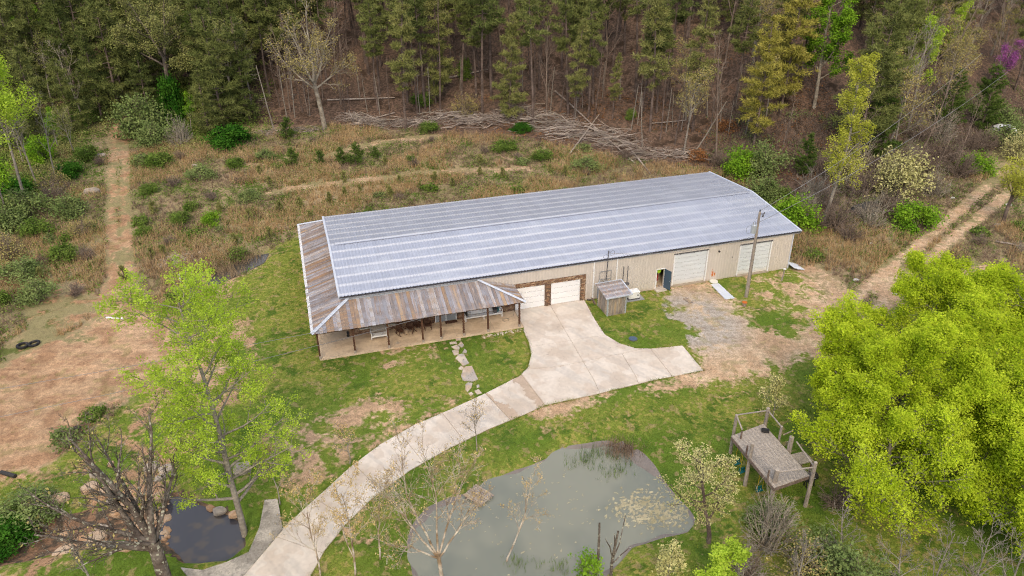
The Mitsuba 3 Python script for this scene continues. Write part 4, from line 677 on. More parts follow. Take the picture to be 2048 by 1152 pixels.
for lab, g, a in [('flat tan rock above the creek, left of the bare tree trunk', (-19.13, -14.26), .55), ('pale flat rock above the creek beside the leaning bare limbs', (-17.97, -14.81), .5), ('grey flat rock on the bank right of the bare tree', (-15.33, -13.17), .55), ('long grey rock on the bank, rightmost of the upper bank rocks', (-14.36, -13.69), .5), ('pale rock at the head of the creek pool', (-14.64, -16.03), .75),
        ('brown rock standing in the creek pool near its head', (-13.49, -16.75), .5), ('small round rock on the far side of the creek pool', (-11.35, -17.79), .32), ('broad grey rock at the far edge of the creek pool', (-10.72, -18.31), .45), ('small dark rock in the middle of the creek pool', (-12.79, -18.38), .2), ('pale rock at the left edge of the creek', (-17.07, -16.49), .6), ('small rock low on the bank under the bare tree', (-16.39, -16.21), .5), ('tan rock on the near bank beside the creek', (-16.14, -20.53), .4), ('small rock by the near edge of the creek pool', (-13.97, -18.96), .3)]:
    rock(lab, g, a, a * .75, a * .5, 'm_rock' if 'grey' in lab or 'dark' in lab else 'm_rock_rusty', a * 7, name='creek_rock')
for j, (lab, g, a) in enumerate([('tan slab at the far left of the creek bank', (-20.90, -14.69), .6), ('angular pale rock above the creek, just left of the mossy limbs', (-17.37, -15.63), .55), ('small pale rock high on the bank beside the grass strip', (-18.18, -11.96), .3), ('tan rock in the dirt above the creek', (-19.02, -13.00), .35), ('grey stone at the water edge below the lime tree', (-9.76, -19.06), .4), ('low flat stone on the bank between the two grey rocks', (-14.72, -14.47), .4), ('brown stone at the pool edge by the bare trunk', (-14.09, -17.84), .4), ('stone half sunk in the shallow left arm of the creek', (-18.01, -17.68), .45), ('small stone in the left arm of the creek', (-20.33, -17.18), .35)]):
    rock(lab, g, a, a * .7, a * .5, 'm_rock' if j % 2 else 'm_rock_rusty', j * .8, name='creek_rock')
rng = seed(33); rp_ = MB(); c = np.array((-16.42, 21.39)); small = trimesh.creation.icosphere(subdivisions=1)
for q in range(220):
    g = c + rng.normal(0, 1, 2) * [1.0, 1.0]; s = rng.uniform(.06, .2); rp_.add(np.array(small.vertices) * s * rng.uniform(.6, 1.3, 3) + [g[0], g[1], gz(*g) + .05 + .25 * math.exp(-((g - c) ** 2).sum())], small.faces)
k = thing('rock_pile', 'pile of small grey stones in the weeds left of the dark seep', 'stone pile'); part(k, 'stones', rp_, 'm_rock', kind='stuff')
cs = MB(); rng = seed(34)
for q in range(260):
    t = rng.random(); g = np.array((-15.45, -17.46)) * (1 - t) + np.array((-12.99, -19.11)) * t + rng.normal(0, .8, 2); s = rng.uniform(.04, .14); cs.add(np.array(small.vertices) * s * rng.uniform(.6, 1.3, 3) + [g[0], g[1], gz(*g) + .02], small.faces)
put('creek_gravel', cs, 'm_rock_rusty'); labels['creek_gravel'] = {'label': 'loose brown gravel and stones on the creek bed', 'kind': 'stuff'}

# ---------------------------------------------------------------- left side odds and ends
def tire(label, g, rot):
    k = thing('tire', label, 'tire'); t = np.linspace(0, 2 * np.pi, 33)
    prof_ = [(.62, .02), (.66, .08), (.66, .22), (.62, .28), (.48, .29), (.42, .25), (.42, .05), (.48, .01)]; V = np.array([[(r * math.cos(a), r * math.sin(a), z) for r, z in prof_] for a in t[:-1]]); n = len(prof_)
    F = [[i * n + j, ((i + 1) % 32) * n + j, ((i + 1) % 32) * n + (j + 1) % n, i * n + (j + 1) % n] for i in range(32) for j in range(n)]
    A = T().translate([g[0], g[1], gz(*g) + .04]).rotate([0, 1, 0], rot).scale(.74); part(k, 'tread', (V.reshape(-1, 3), np.array(F)), 'm_rubber', 35, at=A)
    b = MB()
    for a in t[:-1:1]: b.obox((.655 * math.cos(a), .655 * math.sin(a), .15), (.025 * math.cos(a), .025 * math.sin(a), 0), (-.03 * math.sin(a), .03 * math.cos(a), 0), (0, 0, .10))
    part(k, 'lug', b, 'm_rubber', at=A, kind='stuff')
tire('large black tire lying on the dirt at the far left, left of two', (-28.01, 6.81), 3); tire('black tire lying flat on the dirt, right of the two tires', (-27.12, 6.90), -4)
k = thing('white_pipe', 'short white plastic pipe lying across the dirt track', 'pipe'); a, b = (-21.77, 10.12), (-20.23, 9.53); put(k, MB().tube([(*a, gz(*a) + .09), (*b, gz(*b) + .09)], .09, 10), 'm_white')
k = thing('white_post', 'slim white post standing in the weeds beside the stone pile', 'post'); g = (-15.63, 15.65); put(k, MB().tube([(*g, gz(*g) - .2), (*g, gz(*g) + .9)], .07, 8).tube([(*g, gz(*g) + .9), (*g, gz(*g) + .95)], [.085, .05], 8), 'm_white')
k = thing('black_pipe', 'short piece of black pipe on the dirt at the far left edge', 'pipe'); a, b = (-25.21, -10.98), (-24.19, -11.67); put(k, MB().tube([(*a, gz(*a) + .16), (*b, gz(*b) + .14)], .15, 10), 'm_black')
k = thing('black_bag', 'small dark bag in the grass strip beside the dirt yard', 'bag'); g = (-21.23, -6.89); v = iv * (1 + .5 * (meshkit.fbm(iv * 2, 3) - .5)[:, None]) * [.3, .2, .16] + [g[0], g[1], gz(*g) + .1]; put(k, (v, ifc), 'm_black', True)
k = thing('pale_stick', 'pale stick lying on the grass right of the lime green tree', 'stick'); a, b = (-10.29, -3.56), (-9.66, -3.90); put(k, MB().tube([(*a, gz(*a) + .05), (*b, gz(*b) + .05)], .05, 6), 'm_stick')
rng = seed(35)
for lab, g, s in [('white scrap at the weed edge beside the dark thicket', (62.92, 8.61), .3), ('white scrap left of the right-hand road, nearest the thicket', (76.85, 10.56), .35), ('white bag beside the road, highest of the litter', (97.49, 21.31), .5), ('white scrap by the bank right of the road', (81.49, 6.52), .45), ('white scrap below the young bush at the roadside', (63.38, 4.70), .35), ('pale scrap in the weeds left of the road', (57.62, 2.40), .3), ('pale twisted scrap at the dirt near the weeds', (50.30, -4.39), .35), ('white scrap on the grass right of the road', (57.30, -6.45), .3), ('lower white scrap on the grass right of the road', (58.20, -5.72), .25),
        ('tiny white scrap where the road meets the yard', (44.53, -9.24), .22), ('white scrap beside the orange strip', (44.48, -12.43), .3), ('small pale litter at the foot of the right road', (52.05, -7.90), .25), ('pale litter on the bank under the pruned tree', (75.37, 2.31), .4), ('white scrap in the field edge at far right', (63.05, -9.78), .3), ('pale scrap on the grass near the big tree', (46.75, -11.27), .3), ('small white scrap left of the road bend', (79.64, 14.05), .25)]:
    k = thing('litter', lab, 'litter'); v = iv[:] * (1 + .8 * (meshkit.fbm(iv * 2 + rng.random() * 9, 3) - .5)[:, None]) * [s, s * .6, s * .35] + [g[0], g[1], gz(*g) + s * .15]; put(k, (v, ifc), 'm_debris', 30)
k = thing('orange_strip', 'orange plastic strip lying on the grass near the dirt road', 'strip'); p = [on(q, .05) for q in [(43.21, -12.47), (43.90, -12.42), (44.38, -12.49), (44.96, -12.84)]]; put(k, MB().tube(p, .06, 6), 'm_orange')
# camper dome at the far right, half hidden by bushes
k = thing('camper', 'small pale round-backed camper half hidden among bushes at the far right', 'camper'); g = (99.61, 25.25); hz = gz(*g)
cs_ = m3.CrossSection([[(-1.9, .5), (1.9, .5), (2.1, 1.2), (1.7, 2.3), (.9, 2.75), (-1.0, 2.75), (-1.8, 2.3), (-2.1, 1.2)]]).offset(.12, m3.JoinType.Round, circular_segments=24)
bm = cs_.extrude(2.1).to_mesh(); v = bm.vert_properties[:, :3]; v = np.column_stack([v[:, 0], v[:, 2] - 1.05, v[:, 1]]); A = T().translate([g[0], g[1], hz - .1]).rotate([0, 0, 1], -40).scale(.8)
part(k, 'body', (v, bm.tri_verts[:, ::-1]), 'm_white_worn', 30, at=A); part(k, 'window', MB().box(-.6, .6, -1.1, -1.06, 1.5, 2.1), 'm_dark', at=A); part(k, 'door', MB().box(.9, 1.5, -1.095, -1.06, .7, 2.2), 'm_grey', at=A)
for s in (-1, 1): part(k, 'wheel', MB().tube([(.2, s * 1.0, .35), (.2, s * .8, .35)], .35, 16), 'm_rubber', at=A)
k = thing('tarp_heap', 'black plastic covered heap hidden in the thicket right of the building', 'heap'); g = (62.79, 8.90); v = iv * (1 + .7 * (meshkit.fbm(iv * 1.7, 4) - .5)[:, None]) * [2.3, .9, .95] + [g[0], g[1] + .8, gz(*g) + .2]; put(k, (v, ifc), 'm_black', 40)

# ---------------------------------------------------------------- raised deck with swings
k = thing('raised_deck', 'raised weathered wooden deck on log posts with swings underneath', 'deck')
DA = np.array([23.3, -24.75]); DB = np.array([26.15, -24.25]); DC = np.array([26.0, -29.65]); DD = np.array([23.2, -29.95]); DZ = 2.50
gd_ = lambda p: gz(*p)
for q in range(30):
    t0, t1 = (q + .04) / 30, (q + .96) / 30; a0, a1 = DA + (DB - DA) * t0, DA + (DB - DA) * t1; b0, b1 = DD + (DC - DD) * t0, DD + (DC - DD) * t1
    v, f = extrude(Polygon([a0, a1, b1, b0]), .04); v[:, 2] += DZ - .04; part(k, 'deck_board', (v, f), f'm_deck{(q * 7) % 3}')
for a, b in ((DA, DD), (DB, DC), (DA, DB), (DD, DC)):
    part(k, 'rim_joist', MB().bar((*a, DZ - .17), (*b, DZ - .17), .05, .24), 'm_deckdark')
for t in (.2, .4, .6, .8): part(k, 'joist', MB().bar((*(DA + (DD - DA) * t), DZ - .15), (*(DB + (DC - DB) * t), DZ - .15), .05, .2), 'm_deckdark')
posts = [('back left', (24.2, -23.75), 3.35, .11), ('mid left', (23.35, -27.0), 3.65, .12), ('front left', (23.55, -29.5), 3.5, .15), ('front right', (26.05, -29.85), 3.75, .12), ('back right', (26.55, -23.95), 3.55, .12), ('mid right', (26.35, -27.0), 3.45, .16), ('rear right', (26.4, -25.8), 3.4, .09)]
for lab, p, h, r in posts:
    p = np.array(p); pk = part(k, 'log_post', MB().tube([(*p, gd_(p) - .3), (*p, 1.8), (*p, h)], [r * 1.15, r * 1.05, r], 10), 'm_polewood', 40); part(pk, 'post_cap', MB().tube([(*p, h), (*p, h + .03)], [r * .9, r * .7], 10), 'm_deck1')
def rail(a, b, za=3.35, zb=3.35): part(k, 'rail', MB().bar((*a, za), (*b, zb), .09, .05), 'm_deck0')
P_ = {l: np.array(p) for l, p, h, r in posts}
rail(P_['back left'], P_['back right']); rail(P_['back right'], P_['rear right']); rail(P_['mid right'] + [.1, -.4], P_['front right']); rail(P_['front left'], P_['front right'], 3.3, 3.35); rail(P_['back left'], P_['back left'] + [-.35, -1.3], 3.3, 3.15)
for p, h in ((np.array([23.75, -25.2]), 3.15), (np.array([23.15, -26.8]), 3.35), (np.array([23.2, -29.2]), 3.3)): part(k, 'baluster', MB().bar((*p, DZ), (*p, h), .09), 'm_deckdark')
ms = MB()
for a, b in ((P_['mid left'], P_['front left']), (P_['front left'], P_['front right'])):
    for t in np.linspace(.03, .97, 18): q = a + (b - a) * t; ms.bar((*q, DZ + .02), (*q, 3.2), .008)
    for z in np.linspace(DZ + .1, 3.2, 6): ms.bar((*a, z), (*b, z), .008)
part(k, 'wire_mesh', ms, 'm_wire')
part(k, 'stair_landing', MB().box(26.65, 27.75, -27.9, -26.9, 1.72, 1.80), 'm_deck2'); lt = MB()
for x, y in ((26.72, -27.84), (27.68, -27.84), (27.68, -26.96)): lt.box(x - .05, x + .05, y - .05, y + .05, gz(x, y) - .1, 1.72)
part(k, 'landing_legs', lt, 'm_deckdark')
for q in range(5): part(k, 'stair_tread', MB().box(26.7, 27.6, -26.8 + q * .26, -26.58 + q * .26, 1.42 - q * .29, 1.46 - q * .29), 'm_deck1')
part(k, 'stair_rail', MB().bar((26.6, -26.4, 2.5), (27.2, -25.6, 1.3), .07).bar((26.6, -25.9, 2.7), (27.5, -25.7, 2.7), .06), 'm_plank3')
for lab, g in (('teal swing seat hanging under the deck, farthest of three', (23.72, -25.35)), ('teal swing seat hanging under the deck, middle of three', (23.55, -26.25)), ('teal swing seat under the front end of the deck', (23.6, -28.2))):
    s = thing('swing', lab, 'swing', 'swings under the deck'); z = gz(*g) + .55
    part(s, 'seat', MB().obox((*g, z), (.22, 0, .03), (0, .09, .02), (0, 0, .02)).obox((g[0], g[1] + .1, z + .14), (.22, 0, 0), (0, .02, 0), (0, 0, .14)), 'm_teal')
    for dx in (-.2, .2): part(s, 'rope', MB().tube([(g[0] + dx, g[1], z), (g[0] + dx, g[1], DZ - .2)], .018, 5), 'm_yellow')
k = thing('speaker_box', 'small black box on the deck floor near its right edge', 'box'); part(k, 'body', MB().obox((25.75, -25.05, DZ + .1), (.22, -.12, 0), (.06, .11, 0), (0, 0, .10)), 'm_black'); part(k, 'lid', MB().obox((25.75, -25.05, DZ + .21), (.23, -.125, 0), (.062, .115, 0), (0, 0, .012)), 'm_dark')
k = thing('grill', 'black barrel grill on the ground beside the deck stairs', 'grill'); part(k, 'drum', MB().tube([(27.1, -28.3, .75), (27.9, -28.2, .75)], .28, 14), 'm_black'); part(k, 'lid_handle', MB().box(27.3, 27.6, -28.6, -28.55, .85, .89), 'm_grey')
for x in (27.2, 27.8): part(k, 'leg', MB().bar((x, -28.4, gz(x, -28.4)), (x, -28.25, .6), .05).bar((x, -28.1, gz(x, -28.1)), (x, -28.2, .6), .05), 'm_black')

# ---------------------------------------------------------------- pond things
k = thing('wooden_raft', 'broken wooden pallet raft at the left bank of the pond', 'raft'); rr = seed(41); C0 = np.array((5.94, -22.26)); ax = np.array([.55, -.83]); ay = np.array([.83, .55])
for q in range(8):
    c = C0 + ay * (-.55 + q * .17); part(k, 'plank', MB().obox((*c, POND_Z + .16 + .02 * rr.random()), (*(ax * (.75 + .1 * rr.random())), .04 * rr.normal()), (*(ay * .07), .01), (0, 0, .02)), f'm_plank{rr.integers(4)}')
for s in (-.5, .5): part(k, 'bearer', MB().obox((*(C0 + ax * s), POND_Z + .06), (*(ax * .06), 0), (*(ay * .68), 0), (0, 0, .06)), 'm_deckdark')
rng = seed(42); al = MB(); pc = [(16.90, -25.90), (17.23, -27.42), (15.38, -26.01), (17.96, -27.41), (15.83, -26.99)]
for q in range(620):
    if q < 500: g = np.array(pc[rng.integers(5)]) + rng.normal(0, 1, 2) * [.9, .6]
    else: g = np.array((10.34, -24.36)) + rng.normal(0, 1, 2) * [3.2, 2.6]
    if sdf([g[0]], [g[1]], POND)[0] < -.1: continue
    n = 6; a = np.sort(rng.random(n)) * 2 * np.pi; r = rng.uniform(.03, .14 if q < 500 else .08, n); st_ = rng.uniform(1, 2.5); an = rng.normal(.3, .5); u = np.column_stack([np.cos(a) * r * st_, np.sin(a) * r]); u = u @ np.array([[math.cos(an), math.sin(an)], [-math.sin(an), math.cos(an)]])
    al.add(np.column_stack([np.vstack([u, [[0, 0]]]) + g, np.full(n + 1, POND_Z + .006 + .004 * rng.random())]), [[i, (i + 1) % n, n] for i in range(n)])
put('pond_scum', al, 'm_algae'); labels['pond_scum'] = {'label': 'straw coloured scum floating at the right end of the pond', 'kind': 'stuff'}

# ---------------------------------------------------------------- growing trees
def unit(v): return v / (np.linalg.norm(v) + 1e-12)
class Wood:
    def __init__(s, sd): s.r, s.g, s.tips = seed(sd), {}, []
    def limb(s, p, d, L, r0, r1, n, wob, up, sides):
        pts, q, d = [p], np.array(p, float), unit(np.array(d, float))
        for k in range(n - 1):
            d = unit(d + s.r.normal(0, wob, 3) + np.array([0, 0, up])); q = q + d * L / (n - 1); pts.append(q.copy())
        P, R = np.array(pts), np.linspace(r0, r1, n); s.g.setdefault((n, sides), []).append((P, R)); return P, R
    def grow(s, p, d, L, r0, lv, sp):
        last = lv == len(sp['kids']); n = sp.get('n', (9, 6, 5, 4))[min(lv, 3)]; rmin = sp.get('rmin', .010)
        P, R = s.limb(p, d, L, r0, max(r0 * (.22 if not last else .35), rmin * .7), n, sp['wob'][min(lv, len(sp['wob']) - 1)], sp['up'][min(lv, len(sp['up']) - 1)], (8, 5, 3, 3)[min(lv, 3)])
        if lv >= len(sp['kids']) - sp.get('leaflv', 1) + 1:
            for q in P[1:]: s.tips.append(q)
        else: s.tips.append(P[-1])
        if last: return P
        k = sp['kids'][lv]; k = max(1, int(round(k * s.r.uniform(.8, 1.25)))); t0 = sp['t0'][lv]; az = s.r.random() * 6.28
        for j in range(k):
            t = t0 + (1 - t0) * ((j + s.r.random() * .9) / k); t = min(t, .98); x = t * (n - 1); i = int(x); fr = x - i
            q = P[i] * (1 - fr) + P[i + 1] * fr; rr = R[i] * (1 - fr) + R[i + 1] * fr; dd = unit(P[i + 1] - P[i]); az += 2.4 + s.r.normal(0, .5)
            a = unit(np.cross(dd, [.31, .57, .76])); b = np.cross(dd, a); side = a * math.cos(az) + b * math.sin(az); an = math.radians(sp['ang'][lv] + s.r.normal(0, 9))
            cd = dd * math.cos(an) + side * math.sin(an); ll = L * sp['ratio'][lv] * (1 - sp.get('taper', .55) * (t - t0) / (1 - t0 + 1e-6)) * s.r.uniform(.7, 1.2)
            s.grow(q, cd, ll, max(rmin, rr * sp.get('rr', .62)), lv + 1, sp)
        return P
    def mesh(s):
        m = MB()
        for (n, sides), l in s.g.items(): m.add(*tubes(np.array([a for a, b in l]), np.array([b for a, b in l]), sides))
        return m.get()
def leaf_mesh(P, size, rng, flat=.5, tri=False, asp=.62):
    """one small folded leaf (two faces) at each point"""
    n = len(P); nr = rng.normal(0, 1, (n, 3)); nr[:, 2] = np.abs(nr[:, 2]) + flat; nr /= np.linalg.norm(nr, axis=1, keepdims=True)
    a = np.cross(nr, rng.normal(0, 1, (n, 3))); a /= np.linalg.norm(a, axis=1, keepdims=True) + 1e-9; b = np.cross(nr, a); s = (size * rng.uniform(.6, 1.35, n))[:, None]
    v = np.stack([P - a * s, P + b * s * asp - nr * s * .18, P + a * s, P - b * s * asp - nr * s * .18], 1).reshape(-1, 3); i = np.arange(n)[:, None] * 4
    return v, np.vstack([i + [0, 2, 1], i + [0, 3, 2]]) if not tri else i + [0, 1, 2]
def leaves_at(tips, n, spread, size, rng, flat=.5, clump=0):
    t = np.array(tips); p = t[rng.integers(len(t), size=n)] + rng.normal(0, spread, (n, 3)); return leaf_mesh(p, size, rng, flat)
def blades(P, k, h, w, lean, rng, hv=.5):
    """k upright blades at each point"""
    n = len(P) * k; p = np.repeat(P, k, 0) + rng.normal(0, .05, (n, 3)) * [1, 1, 0]; az = rng.random(n) * 6.283; L = h * rng.uniform(1 - hv, 1 + hv, n); le = np.abs(rng.normal(0, lean, n))
    dx = np.column_stack([np.cos(az), np.sin(az), az * 0]); tip = p + dx * (L * le)[:, None] + np.array([0, 0, 1.0]) * L[:, None]; ax = rng.random(n) * 6.283; sd_ = np.column_stack([np.cos(ax), np.sin(ax), az * 0]) * w / 2
    return np.stack([p - sd_, p + sd_, tip], 1).reshape(-1, 3), np.arange(n * 3).reshape(-1, 3)
def join(*ms): 
    m = MB()
    for q in ms: m.add(*q)
    return m.get()
def pine(sd, h, r0, cb, rad, tuft=.5, dens=9, shape=.75, droop=-.05, asc=.35, dead=8, blade=.04, lat=.28, wpm=1.35, k=10):
    """trunk, bare branches and tufts of needles in flat sprays"""
    rng = seed(sd); w = Wood(sd); P, R = w.limb((0, 0, -.4), (0, 0, 1), h + .4, r0, .03, 12, .018, .05, 7)
    zz = np.linspace(0, 1, 12) * (h + .4) - .4; at = lambda z: np.array([np.interp(z, zz, P[:, 0]), np.interp(z, zz, P[:, 1]), z]); tp = []
    z = cb * h
    while z < h * .985:
        t = (z - cb * h) / (h - cb * h); prof_ = (1 - t) ** shape * min(1, .45 + t / .3) + .06
        for j in range(rng.integers(3, 6)):
            L = rad * prof_ * rng.uniform(.55, 1.15); az = rng.random() * 6.283; e = asc * t + droop + rng.normal(0, .12); d = np.array([math.cos(az) * math.cos(e), math.sin(az) * math.cos(e), math.sin(e)])
            B, _ = w.limb(at(z), d, L, .018 + .012 * L, .008, 4, .08, .05, 3); nt = max(3, int(L * dens)); u = rng.uniform(.22, 1.02, nt); side = np.cross(d, [0, 0, 1])
            q = np.array([np.interp(u * 3, range(4), B[:, c]) for c in range(3)]).T + side * (rng.uniform(-1, 1, nt) * lat * L * (1.15 - u * .5))[:, None] + np.array([0, 0, 1]) * rng.normal(.05, .09, nt)[:, None]
            tp.append((q, np.repeat(d[None], nt, 0)))
        z += rng.uniform(.6, 1.4) / wpm
    for j in range(dead):
        z = rng.uniform(.15, max(.2, cb)) * h; az = rng.random() * 6.283; w.limb(at(z), (math.cos(az), math.sin(az), -.1), rng.uniform(.5, 1.6), .018, .008, 3, .1, 0, 3)
    q = np.vstack([a for a, b in tp]); d = np.vstack([b for a, b in tp]); n = len(q) * k
    c = np.repeat(q, k, 0); dv = np.repeat(d, k, 0) * .55 + rng.normal(0, .62, (n, 3)) + np.array([0, 0, .28]); dv /= np.linalg.norm(dv, axis=1, keepdims=True); L = (tuft * rng.uniform(.5, 1.25, n))[:, None]
    s_ = np.cross(dv, rng.normal(0, 1, (n, 3))); s_ /= np.linalg.norm(s_, axis=1, keepdims=True) + 1e-9
    v = np.stack([c + s_ * blade, c - s_ * blade, c + dv * L], 1).reshape(-1, 3); return w.mesh(), (v, np.arange(n * 3).reshape(-1, 3))
def group(key, wood, crown, bark, leaf):
    g = {'type': 'shapegroup'}
    if wood is not None: g['trunk'] = mikit.ply(wood, bark)
    if crown is not None: g['crown' if wood is not None else 'foliage'] = mikit.ply(crown, leaf)
    scene[key] = g
rng_place = seed(77)
def plant(name, label, cat, gkey, g, s=1.0, rot=None, group=None, lean=(0, 0), sz=None, dz=0.0):
    k = thing(name, label, cat, group); rot = rng_place.random() * 360 if rot is None else rot
    scene[k] = {'type': 'instance', 'to_world': T().translate([g[0], g[1], gz(*g) + dz]).rotate([1, 0, 0], lean[0]).rotate([0, 1, 0], lean[1]).rotate([0, 0, 1], rot).scale([s, s, s * (sz or 1)]), 'sg': {'type': 'ref', 'id': gkey}}
    return k

# kinds of tree in the wood
for i in range(3):
    group(f'g_tallpine{i}', *pine(100 + i, 20, .22, .48 + .06 * i, 3.1, tuft=.60, dens=8, blade=.042, dead=14), 'm_bark_pine', ('l_pine', 'l_pinedark', 'l_pine')[i])
for i in range(2):
    group(f'g_darkpine{i}', *pine(110 + i, 19, .21, .16, 4.2, tuft=.64, dens=8, shape=.55, blade=.042), 'm_bark_pine', ('l_pinedark', 'l_pine')[i])
for i in range(2):
    group(f'g_fullpine{i}', *pine(115 + i, 16, .2, .04, 4.0, tuft=.64, dens=8, shape=.6, droop=-.1, blade=.042), 'm_bark_pine', ('l_pinedark', 'l_pine')[i])
for i in range(3):
    group(f'g_edgepine{i}', *pine(120 + i, 18, .18, (.10, .30, .16)[i], (3.3, 2.5, 3.4)[i], tuft=.60, dens=9, shape=(.55, .7, .6)[i], droop=-.12, blade=.04), 'm_bark_pine', ('l_olive', 'l_olive', 'l_pineyel')[i])
group('g_roundpine', *pine(130, 11, .2, .06, 3.4, tuft=.5, dens=11, shape=.5, asc=.5, droop=.15, blade=.04, wpm=1.8), 'm_bark_pine', 'l_youngpine')
group('g_youngpine', *pine(131, 3.0, .06, .03, 1.5, tuft=.32, dens=16, shape=.8, asc=.5, droop=.15, blade=.026, wpm=4, dead=0, k=6), 'm_bark_pine', 'l_youngpine')
group('g_seedlingpine', *pine(132, 1.5, .03, .03, .6, tuft=.28, dens=22, shape=.7, asc=.6, droop=.3, blade=.025, wpm=6, dead=0, k=6), 'm_bark_pine', 'l_olive')
BARE = dict(kids=(9, 6, 5), ang=(48, 45, 42), ratio=(.42, .48, .5), t0=(.35, .2, .15), wob=(.04, .10, .14), up=(.04, .10, .08), rmin=.014)
def tree(sd, h, r, sp, nleaf=0, size=.1, spread=.25, d0=(0, 0, 1)):
    w = Wood(sd); w.grow((0, 0, -.3), d0, h, r, 0, sp); return w.mesh(), (leaves_at(w.tips, nleaf, spread, size, seed(sd + 1)) if nleaf else None)
SLIM = dict(BARE, kids=(12, 5, 3), ang=(38, 42, 42), ratio=(.28, .45, .5), t0=(.3, .25, .2), rmin=.013)
for i in range(3): 
    w, c = tree(140 + i, 14 + i, .14, SLIM); group(f'g_slimbare{i}', w, None, ('m_twig', 'm_bark_grey', 'm_twig')[i], None)
for i in range(2):
    w, c = tree(147 + i, (13, 10)[i], .14, dict(SLIM, t0=(.35, .2, .2)), (3600, 3000)[i], .11, .22); group(f'g_freshtree{i}', w, c, 'm_bark_grey', ('l_lime', 'l_bright')[i])
for i in range(2):
    w, c = tree(145 + i, 11, .15, BARE, 2600, .085, .2); group(f'g_budtree{i}', w, c, 'm_bark_grey', ('l_bud', 'l_olive')[i])
for i in range(2):
    w, c = tree(150 + i, 9, .12, dict(BARE, kids=(8, 6, 5), ratio=(.5, .5, .5), t0=(.2, .2, .15))); group(f'g_sprawlbare{i}', w, None, ('m_twig', 'm_bark_pale')[i], None)
for i in range(3):
    w = Wood(155 + i); w.limb((0, 0, -.3), (.02, .03, 1), (15, 9, 12)[i], (.13, .10, .15)[i], .05, 9, .03, .03, 6)
    for q in range(14): a = w.r.random() * 6.28; z = w.r.uniform(3, (14, 8, 11)[i]); w.limb((0.02 * z, .03 * z, z), (math.cos(a), math.sin(a), .1), w.r.uniform(.3, 1.3), .022, .01, 3, .15, .02, 3)
    group(f'g_snag{i}', w.mesh(), None, ('m_bark_pine', 'm_bark_grey', 'm_bark_pine')[i], None)
def bush(sd, w, h, n, size, stems=9, lumps=26, bark='m_twig', low=.05, stemmy=.0):
    rng = seed(sd); W_ = Wood(sd); cl = []
    for q in range(lumps):
        a = rng.random() * 6.283; e = rng.uniform(low, 1); rr = math.sqrt(1 - e ** 2 * .8) * rng.uniform(.55, 1.0); cl.append((math.cos(a) * rr * w, math.sin(a) * rr * w, h * e * rng.uniform(.75, 1.0)))
    cl = np.array(cl)
    for q in range(stems * 3):
        c = cl[rng.integers(lumps)]; s = np.array([rng.normal(0, .12 * w), rng.normal(0, .12 * w), -.1]); W_.grow(s, unit(c - s) + [0, 0, .15], np.linalg.norm(c - s) * (1.05 + stemmy), .022 + .01 * w, 0, dict(kids=(4, 3), ang=(32, 35), ratio=(.45, .5), t0=(.35, .3), wob=(.08, .12), up=(.03, .05), rmin=.009, n=(5, 4, 3)))
    if not n: return W_.mesh(), None
    p = cl[rng.integers(lumps, size=n)] + rng.normal(0, 1, (n, 3)) * [w * .20, w * .20, h * .13]; t = np.array(W_.tips); k = n // 3; p[:k] = t[rng.integers(len(t), size=k)] + rng.normal(0, .12, (k, 3)); p[:, 2] = np.maximum(p[:, 2], .05 + .1 * rng.random(n))
    return W_.mesh(), leaf_mesh(p, size, rng, .4)
for nm, a, leaf in [('g_greenbush', bush(160, 2.0, 2.6, 5200, .11), 'l_bright'), ('g_softbush', bush(161, 2.2, 2.6, 3800, .11), 'l_soft'), ('g_deepbush', bush(162, 2.2, 2.3, 6500, .13, low=0), 'l_deep'), ('g_midbush', bush(163, 1.7, 2.0, 3600, .10), 'l_green'), ('g_palebush', bush(164, 2.4, 3.2, 3600, .09, 12, stemmy=.1), 'l_pale'),
                    ('g_lowweed', bush(165, .8, .7, 900, .085, 5, 14, low=0), 'l_green'), ('g_lowsoft', bush(166, .8, .7, 700, .085, 5, 14, low=0), 'l_soft'), ('g_rustbush', bush(167, 1.2, 1.4, 900, .10, 8), 'l_rust'), ('g_budbush', bush(168, 1.9, 2.6, 1500, .075, 12, stemmy=.15), 'l_bud')]:
    group(nm, a[0], a[1], 'm_twig', leaf)
group('g_barebush', bush(170, 1.8, 2.4, 0, 0, 22, 40, stemmy=.1)[0], None, 'm_twig', None)
group('g_greybush', bush(171, 1.8, 2.6, 0, 0, 20, 36, stemmy=.2)[0], None, 'm_bark_pale', None)

# ---------------------------------------------------------------- single trees
def own_tree(name, label, g, wood, crown, bark, leaf, cat='tree', dz=0.):
    k = thing(name, label, cat); A = T().translate([g[0], g[1], gz(*g) + dz]); part(k, 'trunk', mikit.ply(wood, bark, smooth=True), None, at=A)
    if crown is not None: part(k, 'crown', mikit.ply(crown, leaf), None, at=A)
    return k
# tall lime green tree on the creek bank
g = (-9.13, -20.93); w = Wood(201)
w.grow((0, 0, -.4), (-.06, .02, 1), 17.2, .22, 0, dict(kids=(40, 6, 4), ang=(60, 45, 45), ratio=(.235, .45, .5), t0=(.17, .25, .2), wob=(.03, .09, .12), up=(.012, .02, .04), rmin=.014, taper=.22, n=(12, 6, 4, 4)))
tp = np.array(w.tips); rr = seed(202); keep = rr.random(len(tp)) < np.clip(.22 + tp[:, 2] / 14, 0, 1); tp = tp[keep]
own_tree('lime_tree', 'tall airy lime green tree on the creek bank at the left', g, w.mesh(), leaves_at(tp, 42000, .14, .062, rr, .5), 'm_bark_grey', 'l_lime')
